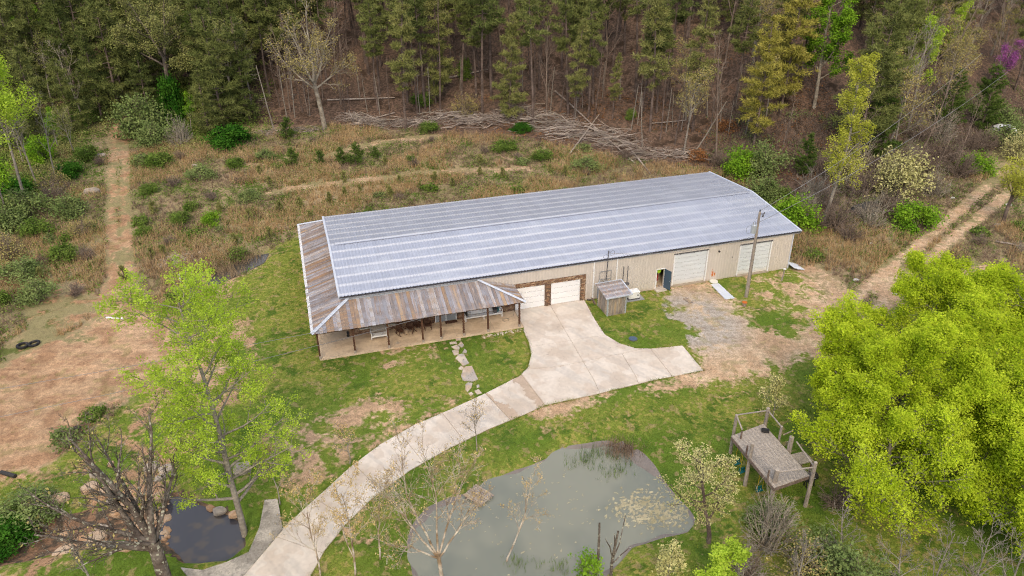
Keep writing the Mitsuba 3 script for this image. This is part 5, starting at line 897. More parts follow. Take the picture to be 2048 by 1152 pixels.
# dark bare tree, bottom left
g = (-12.98, -25.26); w = Wood(211); b = np.array([0, 0, -.5])
P, R = w.limb(b, (-.02, .05, 1), 4.6, .42, .34, 6, .04, .02, 10); top = P[-1]
LIMB = dict(kids=(8, 6, 5), ang=(38, 40, 42), ratio=(.45, .48, .5), t0=(.2, .2, .2), wob=(.07, .10, .14), up=(.03, .05, .06), rmin=.012)
for d, L, r in [((-.62, .30, .75), 6.8, .24), ((-.15, .35, 1), 8.2, .25), ((.22, .35, 1), 7.4, .2), ((-.85, -.05, .30), 6.0, .2), ((.30, .5, .75), 5.0, .17), ((-.35, .65, .75), 7.2, .16), ((-.9, .35, .25), 7.0, .15), ((-.6, -.3, .5), 4.5, .12)]:
    w.grow(top - [0, 0, abs(seed(int(L * 10)).normal(0, .5))], d, L, r, 0, LIMB)
own_tree('bare_tree', 'big dark bare tree with mossy spreading limbs at the lower left', g, w.mesh(), leaves_at(w.tips, 260, .15, .09, seed(212)), 'm_bark_dark', 'l_bud')
# pale bare sycamores over the pond
SY = dict(kids=(9, 7, 4), ang=(34, 40, 45), ratio=(.5, .5, .5), t0=(.3, .2, .2), wob=(.10, .12, .15), up=(.05, .06, .06), rmin=.010)
g = (2.17, -28.99); w = Wood(221); P, R = w.limb((0, 0, -.4), (-.08, .03, 1), 3.4, .14, .11, 6, .05, .03, 9)
for d, L, r in [((-.62, .25, .85), 6.8, .075), ((-.28, .30, 1), 7.8, .075), ((.02, .25, 1), 7.4, .07), ((.38, .30, .9), 6.6, .07), ((-.7, -.2, .6), 4.6, .07), ((.75, .1, .75), 4.6, .07)]: w.grow(P[-1] - [0, 0, .3 * abs(d[0])], d, L, r, 0, SY)
own_tree('sycamore', 'bare pale-barked sycamore forking at the left edge of the pond', g, w.mesh(), leaves_at(w.tips, 1500, .10, .05, seed(222)), 'm_bark_syc', 'l_tan')
for sd, px, h, lab, nl in [(225, (-2.97, -27.78), 8.5, 'pale bare sycamore with tan buds beside the lower driveway', 2600), (226, (-4.77, -26.72), 6.5, 'short budding sapling on the left side of the lower driveway', 1700), (227, (6.13, -28.09), 6.5, 'slim brownish budding tree standing in the near edge of the pond', 800), (228, (-1.17, -26.09), 6.0, 'thin budding tree between the driveway and the pond', 900), (229, (-6.84, -19.52), 4.5, 'small tan budding shrub tree beside the culvert', 1500), (230, (-2.00, -17.04), 3.6, 'small tan budding sapling above the driveway bend', 900), (231, (6.90, -18.44), 4.4, 'little bare sapling with tan buds standing by the drive, over the bend', 500)]:
    w = Wood(sd); w.grow((0, 0, -.3), (.02, .02, 1), h, .022 + .0062 * h, 0, dict(SY, kids=(9, 5, 4), t0=(.3, .2, .2), ratio=(.42, .5, .5))); own_tree('budding_tree', lab, px, w.mesh(), leaves_at(w.tips, int(nl * .55), .10, .05, seed(sd + 30)), 'm_bark_syc' if h > 5 else 'm_bark_grey', 'l_tan')
# dead snags in the pond
for sd, px, h, lab in [(241, (10.94, -31.22), 4.6, 'straight dark dead snag at the near edge of the pond, left one'), (242, (11.70, -31.36), 4.2, 'forked dead snag with a bleached limb at the near edge of the pond')]:
    w = Wood(sd); P, R = w.limb((0, 0, -.8), (-.02, 0, 1), h + .8, .11, .06, 8, .035, .02, 8)
    if sd == 242:
        for z, d, L in [(2.2, (.35, .1, 1), 3.0), (2.6, (-.45, .1, .8), 1.8), (1.8, (.7, .1, .5), 1.5), (3.2, (-.1, 0, 1), 1.2)]: w.limb(P[int(z / h * 7)], d, L, .05, .02, 6, .12, .05, 5)
    own_tree('dead_snag', lab, px, w.mesh(), None, 'm_bark_dark', None, cat='dead tree', dz=.3)
w, c = bush(245, .7, 2.6, 1500, .085, 8, 22, stemmy=.1); own_tree('sapling', 'bright green sapling at the near edge of the pond beside the snags', (10.39, -31.16), w, c, 'm_bark_grey', 'l_bright')
# blossom tree in front of the deck
g = (18.60, -30.61); w = Wood(251); w.grow((0, 0, -.3), (-.03, .02, 1), 7.6, .16, 0, dict(BARE, kids=(11, 6, 5), ang=(52, 45, 45), ratio=(.42, .5, .5), t0=(.22, .2, .2), wob=(.07, .11, .15), rmin=.012))
own_tree('blossom_tree', 'pale yellow-green blossoming tree between the pond and the raised deck', g, w.mesh(), leaves_at(w.tips, 5200, .13, .055, seed(252)), 'm_bark_pine', 'l_pale')
for sd, px, h, n, leaf, lab in [(254, (16.44, -34.78), 4.6, 6000, 'l_lime', 'light green leafy sapling at the bottom edge right of the pond'), (255, (29.46, -21.07), 3.4, 1500, 'l_pale', 'small pale blossoming sapling behind the back rail of the deck'), (256, (14.37, -33.02), 3.0, 1500, 'l_pale', 'small pale green shrub on the near bank right of the pond')]:
    w = Wood(sd); w.grow((0, 0, -.3), (.02, .03, 1), h, .07, 0, dict(BARE, kids=(10, 6, 4), t0=(.2, .2, .2), rmin=.01)); own_tree('young_tree', lab, px, w.mesh(), leaves_at(w.tips, n, .15, .075, seed(sd + 9)), 'm_bark_grey', leaf)
# big yellow-green trees at the right
BIG = dict(kids=(17, 9, 6, 4), ang=(62, 46, 45, 45), ratio=(1.03, .48, .46, .5), t0=(.14, .25, .2, .2), wob=(.05, .09, .12, .14), up=(.02, .03, .04, .05), rmin=.014, taper=.55, leaflv=3)
def big(sd, label, g, h, r, n, spread, size, sp=BIG, leaf='l_yellowgreen'):
    w = Wood(sd); w.grow((0, 0, -.4), (.02, .02, 1), h, r, 0, sp); tp = np.array(w.tips); rr = seed(sd + 1); u = rr.random(len(tp)); tp = tp[(u < .85) & (tp[:, 2] > .9)]
    own_tree('spreading_tree', label, g, w.mesh(), leaves_at(tp, n, spread, size, rr, .6), 'm_bark_grey', leaf)
big(261, 'large spreading yellow-green tree beside the raised deck', (35.2, -26.6), 8.0, .40, 190000, .22, .075)
big(262, 'second large yellow-green tree at the right edge, behind the first', (44.5, -20.2), 7.8, .36, 125000, .22, .08)
big(263, 'lower yellow-green tree at the bottom right in front of the large one', (31.2, -31.0), 5.8, .22, 60000, .22, .075)
big(264, 'yellow-green tree at the right edge between the large one and the bottom corner', (39.6, -31.0), 7.6, .28, 125000, .22, .075)
big(266, 'low yellow-green tree at the bottom right behind the bare saplings', (36.5, -36.6), 5.8, .22, 60000, .24, .08)
big(265, 'yellow-green tree farthest right, its crown cut by the picture edge', (50.0, -25.5), 8.2, .3, 70000, .24, .09)
# trees along the wood edge
g = (2.52, 60.57); w = Wood(271); P, R = w.limb((0, 0, -.4), (-.03, .02, 1), 8.0, .40, .30, 7, .02, .02, 9)
for d, L, r in [((-.75, .1, .62), 8.5, .17), ((-.4, .2, 1), 10, .2), ((.05, .1, 1), 11.5, .22), ((.42, .1, .95), 9.5, .19), ((.78, -.1, .55), 7.5, .16), ((.2, -.6, .7), 7, .14), ((-.3, -.6, .6), 7, .14), ((.1, .7, .7), 8, .15)]: w.grow(P[-1] - [0, 0, abs(d[0]) * 1.6], d, L, r, 0, dict(kids=(7, 6, 5), ang=(38, 42, 45), ratio=(.46, .48, .5), t0=(.2, .2, .2), wob=(.06, .1, .13), up=(.02, .05, .05), rmin=.020))
own_tree('budding_oak', 'big pale budding tree with grey limbs above the clearing, left of centre', g, w.mesh(), leaves_at(w.tips, 5200, .3, .10, seed(272)), 'm_bark_pale', 'l_bud')
g = (-20.48, 73.33); w = Wood(273); P, R = w.limb((0, 0, -.4), (0, .02, 1), 10, .40, .30, 7, .02, .02, 9)
for d, L, r in [((-.7, .1, .6), 8, .17), ((-.3, .2, 1), 10, .2), ((.25, .1, 1), 10, .2), ((.75, .1, .6), 8, .17), ((.1, -.7, .6), 7, .15), ((.6, -.3, .15), 4.5, .10)]: w.grow(P[-1] - [0, 0, abs(d[0]) * 2.5], d, L, r, 0, dict(kids=(7, 6, 5), ang=(40, 42, 45), ratio=(.46, .48, .5), t0=(.2, .2, .2), wob=(.06, .1, .13), up=(.02, .05, .05), rmin=.018))
own_tree('olive_oak', 'tall olive-leaved tree with a dark ivy-clad trunk right of the track', g, w.mesh(), leaves_at(w.tips, 15000, .35, .12, seed(274)), 'm_bark', 'l_olive')
k = plant('ivy', 'deep green ivy covering the trunk right of the track', 'ivy', 'g_deepbush', (-20.28, 72.21), .9, sz=3.0)
g = (70.54, 32.20); w = Wood(275); w.grow((0, 0, -.4), (.10, .05, 1), 17.5, .28, 0, dict(BARE, kids=(22, 6, 5), ang=(55, 45, 42), ratio=(.30, .5, .5), t0=(.22, .2, .15), up=(0, .05, .06), rmin=.02)); own_tree('leafy_tree', 'bright green leafy tree leaning right above the narrow yellow-green one', g, w.mesh(), leaves_at(w.tips, 24000, .24, .13, seed(276)), 'm_bark_pale', 'l_bright')
g = (55.26, 7.70); w = Wood(277); w.grow((0, 0, -.4), (.05, .06, 1), 19.5, .22, 0, dict(BARE, kids=(30, 5, 4), ang=(48, 45, 42), ratio=(.17, .5, .5), t0=(.27, .2, .15), up=(0, .08, .08), rmin=.016, taper=.6)); own_tree('poplar', 'narrow yellow-green tree with a slanting grey trunk right of the building', g, w.mesh(), leaves_at(w.tips, 10500, .2, .105, seed(278)), 'm_bark_grey', 'l_yg2')
g = (108.55, 36.88); w = Wood(279); w.grow((0, 0, -.3), (.05, 0, 1), 7.5, .12, 0, dict(BARE, kids=(9, 6, 5), t0=(.2, .2, .15), ratio=(.5, .5, .5))); own_tree('redbud', 'magenta flowering redbud tree at the upper right', g, w.mesh(), leaves_at(w.tips, 3800, .2, .09, seed(280)), 'm_bark_grey', 'l_magenta')
g = (76.26, 2.44); w = Wood(281); P, R = w.limb((0, 0, -.3), (0, .02, 1), 4.4, .22, .17, 6, .03, .02, 9)
for q in range(9): w.grow(P[-1 - q % 3], (math.cos(q * 2.4) * .5, math.sin(q * 2.4) * .5, 1), 3.4, .07, 0, dict(BARE, kids=(7, 4), ang=(40, 40), ratio=(.45, .5), t0=(.2, .2)))
own_tree('pruned_tree', 'thick dark trunked tree with a thin green top beside the right-hand road', g, w.mesh(), leaves_at(w.tips, 3600, .22, .10, seed(282)), 'm_bark_pine', 'l_yg2')
w, c = tree(283, 8, .12, BARE, 5200, .11, .3); own_tree('leafy_tree', 'bright lime leaved tree cut by the left edge, lower crown', (-36.17, 36.88), w, c, 'm_bark_grey', 'l_bright')
w, c = tree(284, 15, .2, dict(BARE, t0=(.45, .2, .15)), 9000, .13, .35); own_tree('leafy_tree', 'tall lime leaved tree cut by the upper left edge', (-35.71, 42.84), w, c, 'm_bark_grey', 'l_lime')
E_ = lambda *a, **k: plant(*a, **k)
# pines one can tell apart at the edge
E_('pine_tree', 'light feathery pine standing alone before the wood, above the roof centre', 'pine', 'g_edgepine0', (30.28, 52.27), 16.17 / 18)
E_('pine_tree', 'small light feathery pine right of the brush piles', 'pine', 'g_edgepine1', (44.82, 45.45), 9.88 / 18)
E_('pine_tree', 'yellowish feathery pine above the far right corner of the roof', 'pine', 'g_edgepine2', (58.88, 28.76), 17.97 / 18)
E_('pine_tree', 'tall feathery pine with twin bare trunks left of the brush piles', 'pine', 'g_edgepine1', (14.52, 55.65), 1.22); E_('pine_tree', 'tall olive pine left of the pale feathery pine', 'pine', 'g_edgepine0', (21.62, 63.15), 1.05)
E_('pine_tree', 'tall olive pine right of the small feathery pine', 'pine', 'g_edgepine1', (48.73, 40.36), 1.25); E_('pine_tree', 'tall olive pine between the small pine and the yellowish one', 'pine', 'g_edgepine1', (54.16, 37.42), 1.15)
E_('pine_tree', 'dark conical pine behind the narrow yellow-green tree', 'pine', 'g_roundpine', (72.37, 20.75), 10.51 / 11, sz=1.0); E_('pine_tree', 'full rounded dark green pine near the magenta tree', 'pine', 'g_roundpine', (97.64, 27.61), 9.19 / 11 * 1.02)
E_('pine_tree', 'smaller dark green pine left of the full rounded one', 'pine', 'g_roundpine', (91.37, 28.10), 8.64 / 11); E_('pine_tree', 'bushy young dark pine left of the narrow yellow-green tree', 'pine', 'g_roundpine', (60.97, 19.96), 5.55 / 11, sz=1.0)
E_('pine_tree', 'tall pale olive pine left of the bright green leafy tree', 'pine', 'g_edgepine2', (65.53, 32.91), 1.15); E_('pine_tree', 'dark full pine behind the bare limbs at the left of the track', 'pine', 'g_fullpine0', (-36.08, 82.29), 1.2); E_('pine_tree', 'dark full pine at the upper left corner', 'pine', 'g_fullpine1', (-44.44, 85.78), 1.25)
E_('pine_tree', 'drooping olive pine between the ivy trunk and the big budding tree', 'pine', 'g_fullpine1', (-12.65, 66.24), 1.15); E_('pine_tree', 'dark pine just left of the big budding tree', 'pine', 'g_fullpine0', (-8.75, 68.01), 1.0); E_('pine_tree', 'dark full pine left of the ivy trunk, over the track', 'pine', 'g_fullpine1', (-28.18, 77.95), 1.1)
for lab, gk, px, s in [('dark pine standing forward at the far left, behind the lime leaves', 'g_fullpine0', (-42.48, 66.19), .85), ('dark pine standing forward left of the track', 'g_fullpine1', (-35.19, 71.19), .75), ('dark pine at the left of the track mouth', 'g_fullpine0', (-31.76, 75.67), .9), ('dark pine behind the pale bare trees at the far left', 'g_fullpine1', (-39.69, 70.57), .9), ('dark young pine at the right of the track mouth', 'g_fullpine0', (-24.38, 73.77), .8), ('dark low pine behind the deep green mound', 'g_fullpine1', (-14.80, 63.55), .65)]:
    plant('pine_tree', lab, 'pine', gk, px, s)
for lab, gk, px, s in [('olive budding tree left of the track, nearest the pale rocks', 'g_budtree1', (-33.28, 60.26), .62), ('olive budding tree at the far left above the green bush', 'g_budtree1', (-39.46, 58.22), .7), ('fresh green young tree left of the track beside the dark pines', 'g_freshtree1', (-36.19, 64.26), .6), ('fresh green young tree right of the track mouth', 'g_freshtree1', (-17.49, 65.60), .6)]:
    plant('young_tree', lab, 'tree', gk, px, s)
for q, (lab, px, s) in enumerate([('first', (-35.71, 35.08), 1.2), ('second', (-32.29, 32.33), 1.0), ('third', (-32.13, 41.29), 1.2), ('fourth', (-27.30, 30.71), .8), ('fifth', (-34.09, 37.61), 1.3), ('sixth', (-31.20, 57.73), 1.1), ('seventh', (-26.08, 24.49), .8), ('eighth', (-33.85, 26.74), 1.2), ('ninth', (-28.49, 16.16), .9), ('tenth', (-32.35, 16.04), .8), ('eleventh', (-25.53, 16.03), .7), ('twelfth', (-33.43, 46.27), 1.1)]):
    plant('bush', lab + ' scrub bush left of the track, counted from the picture edge', 'bush', ('g_softbush', 'g_midbush', 'g_barebush', 'g_budbush')[q % 4], px, s, sz=.85, group='scrub left of the track')
for q, (lab, px, s) in enumerate([('first', (-23.34, 52.95), .8), ('second', (-21.12, 41.31), .7), ('third', (-18.28, 42.80), .8), ('fourth', (-15.24, 44.33), .9), ('fifth', (-10.84, 47.92), .8), ('sixth', (-13.70, 37.10), .7), ('seventh', (-8.87, 35.89), .7), ('eighth', (-20.55, 29.27), .6), ('ninth', (-17.56, 25.77), .6), ('tenth', (-6.80, 50.09), .7)]):
    plant('bush', lab + ' bush of the rough field right of the track, counted from the track', 'bush', ('g_softbush', 'g_midbush', 'g_barebush')[q % 3], px, s, sz=.75, group='scrub right of the track')
# bare and budding trees at the edge
for lab, gk, px, s, ln in [('bare many-branched tree left of the track, against the dark pines', 'g_sprawlbare1', (-35.18, 78.58), 1.25, (0, 0)), ('pale bare tree at the far left, rightmost of the bare left group', 'g_slimbare1', (-33.78, 50.03), .78, (0, 0)), ('pale bare tree at the far left, middle of the bare left group', 'g_slimbare1', (-35.70, 48.64), .9, (0, -4)), ('pale leaning bare tree at the far left margin', 'g_slimbare1', (-38.05, 45.53), .85, (0, -8)),
        ('thin bare pine trunk leaning left of the big budding tree', 'g_snag1', (-5.08, 62.29), 1.2, (0, -8)), ('slim bare tree right of the building, slanting before the thicket', 'g_slimbare2', (60.59, 24.67), .55, (0, 0)), ('pale bare tree leaning right in the thicket right of the building', 'g_slimbare1', (76.64, 22.95), 1.15, (0, 14)), ('brown bare tree sweeping right in the right-hand thicket', 'g_slimbare0', (78.94, 19.84), 1.05, (0, 16)),
        ('tall bare tree high in the right-hand thicket', 'g_slimbare2', (91.19, 32.67), 1.2, (0, 12)), ('bare brown tree beside the camper', 'g_slimbare0', (83.89, 18.14), .75, (0, 10)), ('long dead stem leaning right by the brush at the building corner', 'g_snag1', (51.62, 32.33), 1.0, (0, 32)), ('bare pale tree far up the right side', 'g_slimbare1', (104.52, 40.35), 1.0, (0, 8)), ('low bare sprawling tree before the right-hand thicket', 'g_sprawlbare0', (59.90, 9.72), .72, (0, 0)), ('bare sprawling tree in the middle of the right-hand thicket', 'g_sprawlbare0', (71.59, 14.04), .85, (0, 8)), ('bare sprawling tree at the roadside thicket', 'g_sprawlbare0', (76.79, 14.52), .8, (0, 8))]:
    E_('bare_tree', lab, 'tree', gk, px, s, lean=ln)
# the wood behind: every tree of its own
rf = seed(300); pts = []; N_ = np.array([.5, .866]); cam = np.array([-2.62, -59.36]); hand = [np.array(q) for q in [(30.28, 52.27), (45.16, 45.68), (58.88, 28.76), (14.74, 55.56), (2.52, 60.57), (-20.48, 73.33), (70.54, 32.20), (48.73, 40.36), (54.16, 37.42), (-12.64, 66.74), (-28.30, 79.29)]]
clear = [(math.degrees(math.atan2(q[0] + 2.62, q[1] + 59.36)) - 16.6, math.hypot(q[0] + 2.62, q[1] + 59.36) + 3, w) for q, w in (((71.33, 31.89), 2.6), ((108.55, 36.88), 2.0), ((30.28, 52.27), 1.6), ((45.01, 45.31), 1.3), ((2.52, 60.57), 3.2), ((58.88, 28.76), 2.0), ((-20.48, 73.33), 2.4))]
tries = 0
while len(pts) < 430 and tries < 60000:
    tries += 1; x, y = rf.uniform(-75, 135), rf.uniform(15, 140); d = float(depth_in(x, y))
    if not 1.5 < d < 52 or rf.random() > math.exp(-d / 45): continue
    v = np.array([x, y]) - cam; a = math.degrees(math.atan2(v[0], v[1])) - 16.6
    if abs(a) > 37.5 or any((x - q[0]) ** 2 + (y - q[1]) ** 2 < (5.5 if q[1] < 40 or d < 16 else 6) for q in pts) or any(np.hypot(x - q[0], y - q[1]) < 2.6 for q in hand) or any(abs(a - aq) < wq and np.hypot(*v) < rq for aq, rq, wq in clear): continue
    pts.append((x, y, d, a))
GL = 'trees of the hillside wood'
for x, y, d, a in pts:
    u = rf.random(); s = rf.uniform(.85, 1.2); where = ['at the upper left corner', 'left of the track', 'over the track', 'behind the ivy trunk', 'behind the big budding tree', 'behind the small brush pile', 'behind the long brush pile', 'behind the tangled brush pile', 'above the roof end', 'behind the yellowish pine', 'behind the bright green tree', 'behind the narrow yellow-green tree', 'above the willowy bush', 'near the magenta tree', 'at the upper right corner'][int(np.clip((a + 37.5) / 5, 0, 14))] + (', in front' if d < 10 else ', deep in the shade' if d > 26 else ', midway up')
    if a < -17: gk = ('g_fullpine0' if d < 14 else 'g_darkpine0', 'g_fullpine1' if d < 14 else 'g_darkpine1', 'g_tallpine0', 'g_budtree1', 'g_slimbare2', 'g_freshtree1')[int(np.searchsorted([.32, .62, .72, .86, .94], u))]
    elif a < 13: gk = ('g_tallpine0', 'g_tallpine1', 'g_tallpine2', 'g_edgepine1', 'g_snag0', 'g_slimbare0', 'g_snag2')[int(np.searchsorted([.28, .54, .78, .82, .90, .95] if d > 9 else [.16, .32, .46, .52, .70, .86], u))]
    else: gk = ('g_tallpine0', 'g_darkpine1', 'g_edgepine0', 'g_budtree0', 'g_slimbare0', 'g_slimbare2', 'g_slimbare1', 'g_freshtree0')[int(np.searchsorted([.16, .28, .36, .50, .68, .82, .93], u))]
    kd = {'g_tallp': ('pine_tree', 'tall bare-trunked pine ' + where, 'pine'), 'g_darkp': ('pine_tree', 'dark full pine ' + where, 'pine'), 'g_fullp': ('pine_tree', 'dark pine leafy to the ground, ' + where, 'pine'), 'g_edgep': ('pine_tree', 'feathery olive pine ' + where, 'pine'), 'g_budtr': ('budding_tree', 'budding grey hardwood ' + where, 'tree'), 'g_fresh': ('leafy_tree', 'fresh green young hardwood ' + where, 'tree'), 'g_slimb': ('bare_tree', 'slim bare tree ' + where, 'tree'), 'g_snag0': ('dead_tree', 'bare dark standing trunk ' + where, 'tree'), 'g_snag2': ('dead_tree', 'bare dark standing trunk ' + where, 'tree')}[gk[:7]]
    plant(kd[0], kd[1], kd[2], gk, (x, y), s, group=kd[1] + ' group', lean=(rf.normal(0, 1.5), rf.normal(0, 1.5)))
# thin pale trunks just inside the wood edge
for q in range(46):
    px = [(700, 232), (735, 225), (760, 230), (690, 225), (920, 180), (950, 150), (960, 155), (1090, 235), (1100, 230), (1120, 225), (1150, 240), (1165, 215), (1190, 235), (1262, 262), (1275, 250), (1320, 280), (1332, 265), (1345, 255), (1350, 290), (1362, 262), (1285, 295), (1420, 270), (1440, 255), (1455, 275), (1475, 262), (1530, 250), (590, 235), (605, 225), (620, 232), (575, 240), (560, 215), (840, 230), (860, 225), (780, 245), (1015, 190), (1045, 180), (1070, 195), (1205, 195), (1240, 200), (1400, 225), (1415, 235), (1435, 215), (1340, 215), (1470, 215), (720, 195), (750, 190)][q]
    TH = [(6.90, 64.59),(9.78, 64.63),(11.59, 63.09),(6.27, 66.05),(25.61, 65.51),(29.15, 69.00),(29.70, 67.70),(35.81, 51.02),(36.77, 51.41),(38.36, 51.20),(39.71, 48.10),(41.97, 50.81),(42.59, 47.05),(46.27, 41.71),(47.63, 42.45),(49.24, 37.95),(50.71, 39.06),(52.00, 39.59),(50.58, 35.77),(52.69, 38.18),(46.11, 37.19),(56.05, 35.59),(58.05, 36.37),(57.80, 33.68),(59.63, 34.15),(62.99, 32.56),(-1.72, 66.93),(-0.41, 68.26),(0.67, 66.91),(-2.94, 66.42),(-3.85, 70.91),(17.68, 60.39),(19.31, 60.24),(12.70, 59.89),(32.54, 60.68),(35.17, 60.79),(36.29, 57.52),(46.00, 52.39),(48.03, 50.12),(57.15, 40.94),(57.60, 39.39),(60.02, 40.87),(53.89, 44.39),(61.96, 39.16),(9.30, 69.92),(11.84, 69.87)][q]
    w_ = 'left of the brush piles' if px[0] < 800 else 'behind the brush piles' if px[0] < 1240 else 'right of the brush piles'
    plant('thin_tree', 'thin bare stemmed tree at the wood edge ' + w_, 'tree', f'g_snag{1 if q % 3 else 0}', TH, rf.uniform(.55, .95), group='thin bare trunks at the wood edge ' + w_, lean=(rf.normal(0, 2.5), rf.normal(0, 3)))

# bushes one can tell apart
for nm, lab, gk, px, s, sz in [('bush', 'deep green leafy mound at the wood edge below the drooping olive pine', 'g_deepbush', (-11.63, 58.31), 1.45, .8), ('bush', 'soft green arching bush hanging over the top of the track', 'g_softbush', (-24.99, 68.42), 1.9, 1.1), ('bush', 'soft green bush right of the track under the arching one', 'g_softbush', (-22.06, 61.92), 1.3, 1.0), ('bush', 'bare grey-twigged bush right of the arching green one', 'g_greybush', (-18.81, 60.30), 1.3, 1), ('bush', 'dark green low bush right of the track foot', 'g_midbush', (-20.89, 51.24), 1.2, .8),
        ('bush', 'dark green bush at far left under the bare trees', 'g_deepbush', (-37.17, 44.87), 1.15, .75), ('bush', 'green bush left of the track beside the pale rocks', 'g_deepbush', (-32.35, 51.52), .95, .7), ('bush', 'soft green bush left of the track, below the white rock', 'g_softbush', (-30.23, 36.98), 1.1, .8), ('bush', 'green bush climbing a bare tree at the far left', 'g_greenbush', (-36.77, 57.45), .9, 1.7), ('bush', 'green bush in the field right of the track, larger of two', 'g_midbush', (-16.79, 31.32), .75, .9), ('bush', 'yellow-green bush in the field beside the larger green one', 'g_greenbush', (-13.16, 29.77), .55, 1.1), ('bush', 'green bush in the left field beside the track bend', 'g_midbush', (-28.15, 25.08), 1.0, .8),
        ('bush', 'olive bush in the left field, leftmost', 'g_softbush', (-31.67, 21.39), 1.1, .7), ('bush', 'bright green round bush behind the far right corner of the building', 'g_greenbush', (52.08, 8.67), 1.35, 1.0), ('bush', 'bright green bush by the dark thicket right of the building', 'g_greenbush', (65.18, 4.26), 1.25, .9), ('bush', 'soft green bush behind the right end of the roof', 'g_greenbush', (53.96, 24.17), 1.25, 1.1), ('bush', 'soft green bush second from the roof corner', 'g_softbush', (57.17, 22.13), 1.3, 1.2), ('bush', 'soft green low bush at the edge of the roof corner', 'g_softbush', (53.21, 17.53), 1.1, .9),
        ('bush', 'pale grey-green willowy bush in the right-hand thicket, large', 'g_palebush', (68.81, 11.67), 1.65, 1.15), ('bush', 'pale yellow-green bush at the foot of the narrow tree', 'g_palebush', (65.56, 17.33), 1.0, 1.1), ('bush', 'bright green bush beside the camper', 'g_greenbush', (86.71, 17.00), 1.1, .9), ('bush', 'soft green bush standing before the camper', 'g_softbush', (97.34, 23.20), 1.25, 1.0), ('bush', 'bare bush hiding the left side of the camper', 'g_barebush', (93.81, 23.00), 1.3, 1.0), ('bush', 'yellow-green bush at the upper right edge above the road', 'g_palebush', (96.47, 19.63), 1.2, .9), ('bush', 'soft green bush high on the right before the rounded pine', 'g_softbush', (101.19, 27.68), 1.3, 1), ('bush', 'bare brown bush before the dark thicket', 'g_barebush', (56.05, 3.86), 1.0, .9), ('bush', 'bare brown bush left of the road thicket', 'g_barebush', (64.90, 8.38), 1.2, 1.0), ('bush', 'bare brown bush above the willowy bush', 'g_barebush', (78.60, 18.36), 1.4, 1.0),
        ('bush', 'bare grey bush behind the willowy bush', 'g_greybush', (69.56, 19.69), 1.3, 1.1), ('bush', 'bare brown bush near the camper', 'g_barebush', (84.48, 20.69), 1.4, 1.0), ('bush', 'rust-leaved low bush at the wood edge by the roof corner', 'g_rustbush', (51.80, 31.20), 1.1, 1), ('bush', 'rust-leaved low bush under the pines left of the yellowish pine', 'g_rustbush', (58.47, 34.93), 1.2, 1), ('bush', 'bare brown bush behind the roof corner', 'g_barebush', (53.62, 28.18), 1.0, .9), ('bush', 'small green cedar-like bush on the brush pile', 'g_midbush', (47.31, 44.15), .5, 1.4), ('bush', 'dark cedar at the wood edge behind the brush piles', 'g_midbush', (27.23, 68.47), .75, 2.2), ('bush', 'bright green tangle on the brush at right of centre', 'g_deepbush', (31.42, 48.84), .75, .6), ('bush', 'dark green bush under the pines left of the brush piles', 'g_midbush', (18.68, 63.18), 1.1, .8), ('bush', 'olive bush behind the long brush pile', 'g_budbush', (24.50, 57.62), 1.2, .9), ('bush', 'dark green bush left of the long brush pile', 'g_midbush', (17.89, 54.23), .9, .7),
        ('bush', 'green weedy bush below the brush piles', 'g_midbush', (26.97, 43.23), 1.1, .55), ('bush', 'green bush on the bank behind the roof', 'g_midbush', (31.23, 38.67), .9, .7), ('bush', 'soft green bush on the bank behind the roof, right one', 'g_softbush', (35.90, 33.97), 1.0, .6), ('bush', 'deep green bush at the bottom left corner by the creek', 'g_deepbush', (-23.38, -16.80), .75, .7), ('bush', 'soft green bush at the left edge above the creek', 'g_softbush', (-22.85, -15.40), .9, .6), ('bush', 'grassy green bush in the strip beside the dirt yard', 'g_lowsoft', (-21.76, -8.37), 1.25, 1.0), ('bush', 'low green bush in the strip beside the dirt yard, right one', 'g_lowweed', (-20.21, -5.78), 1.2, .8),
        ('bush', 'pale-twigged green bush under the front of the deck', 'g_greybush', (21.63, -32.05), 1.15, 1.1), ('bush', 'soft green bush at the foot of the front deck post', 'g_softbush', (22.82, -31.02), .75, .8), ('bush', 'bare brush right of the deck under the big tree', 'g_barebush', (27.95, -30.36), .8, 1), ('bush', 'pale budding brush at the bottom edge below the deck', 'g_budbush', (22.49, -34.39), 1.0, .8), ('bush', 'bare brush at the bottom edge left of the deck brush', 'g_barebush', (19.26, -33.58), .9, .7), ('bush', 'soft green brush at the bottom right, left one', 'g_softbush', (24.65, -36.53), 1.0, 1.1), ('bush', 'green undergrowth below the deck brush', 'g_softbush', (24.43, -33.58), .8, .6),
        ('bush', 'small green bush on the ditch bank at the right edge', 'g_lowweed', (70.96, 0.53), 1.3, .8), ('bush', 'bare grey low bush on the ditch bank at the right edge', 'g_greybush', (71.82, -4.10), .7, .6)]:
    plant(nm, lab, 'bush', gk, px, s, sz=sz)
for q, px in enumerate([(53.98, 10.22),(58.46, 11.60),(55.91, 6.48),(60.42, 5.94),(64.87, 12.91),(71.24, 17.59),(77.27, 19.89),(73.89, 22.75),(70.67, 23.58),(74.79, 11.39),(83.01, 16.31),(91.29, 23.22),(88.05, 25.28),(83.42, 25.34),(63.40, 19.61),(57.58, 13.36)]): plant('bush', 'leafless brown bush of the tangled thicket right of the building', 'bush', 'g_barebush' if q % 3 else 'g_greybush', px, rng_place.uniform(1.0, 1.7), group='leafless bushes of the right-hand thicket')
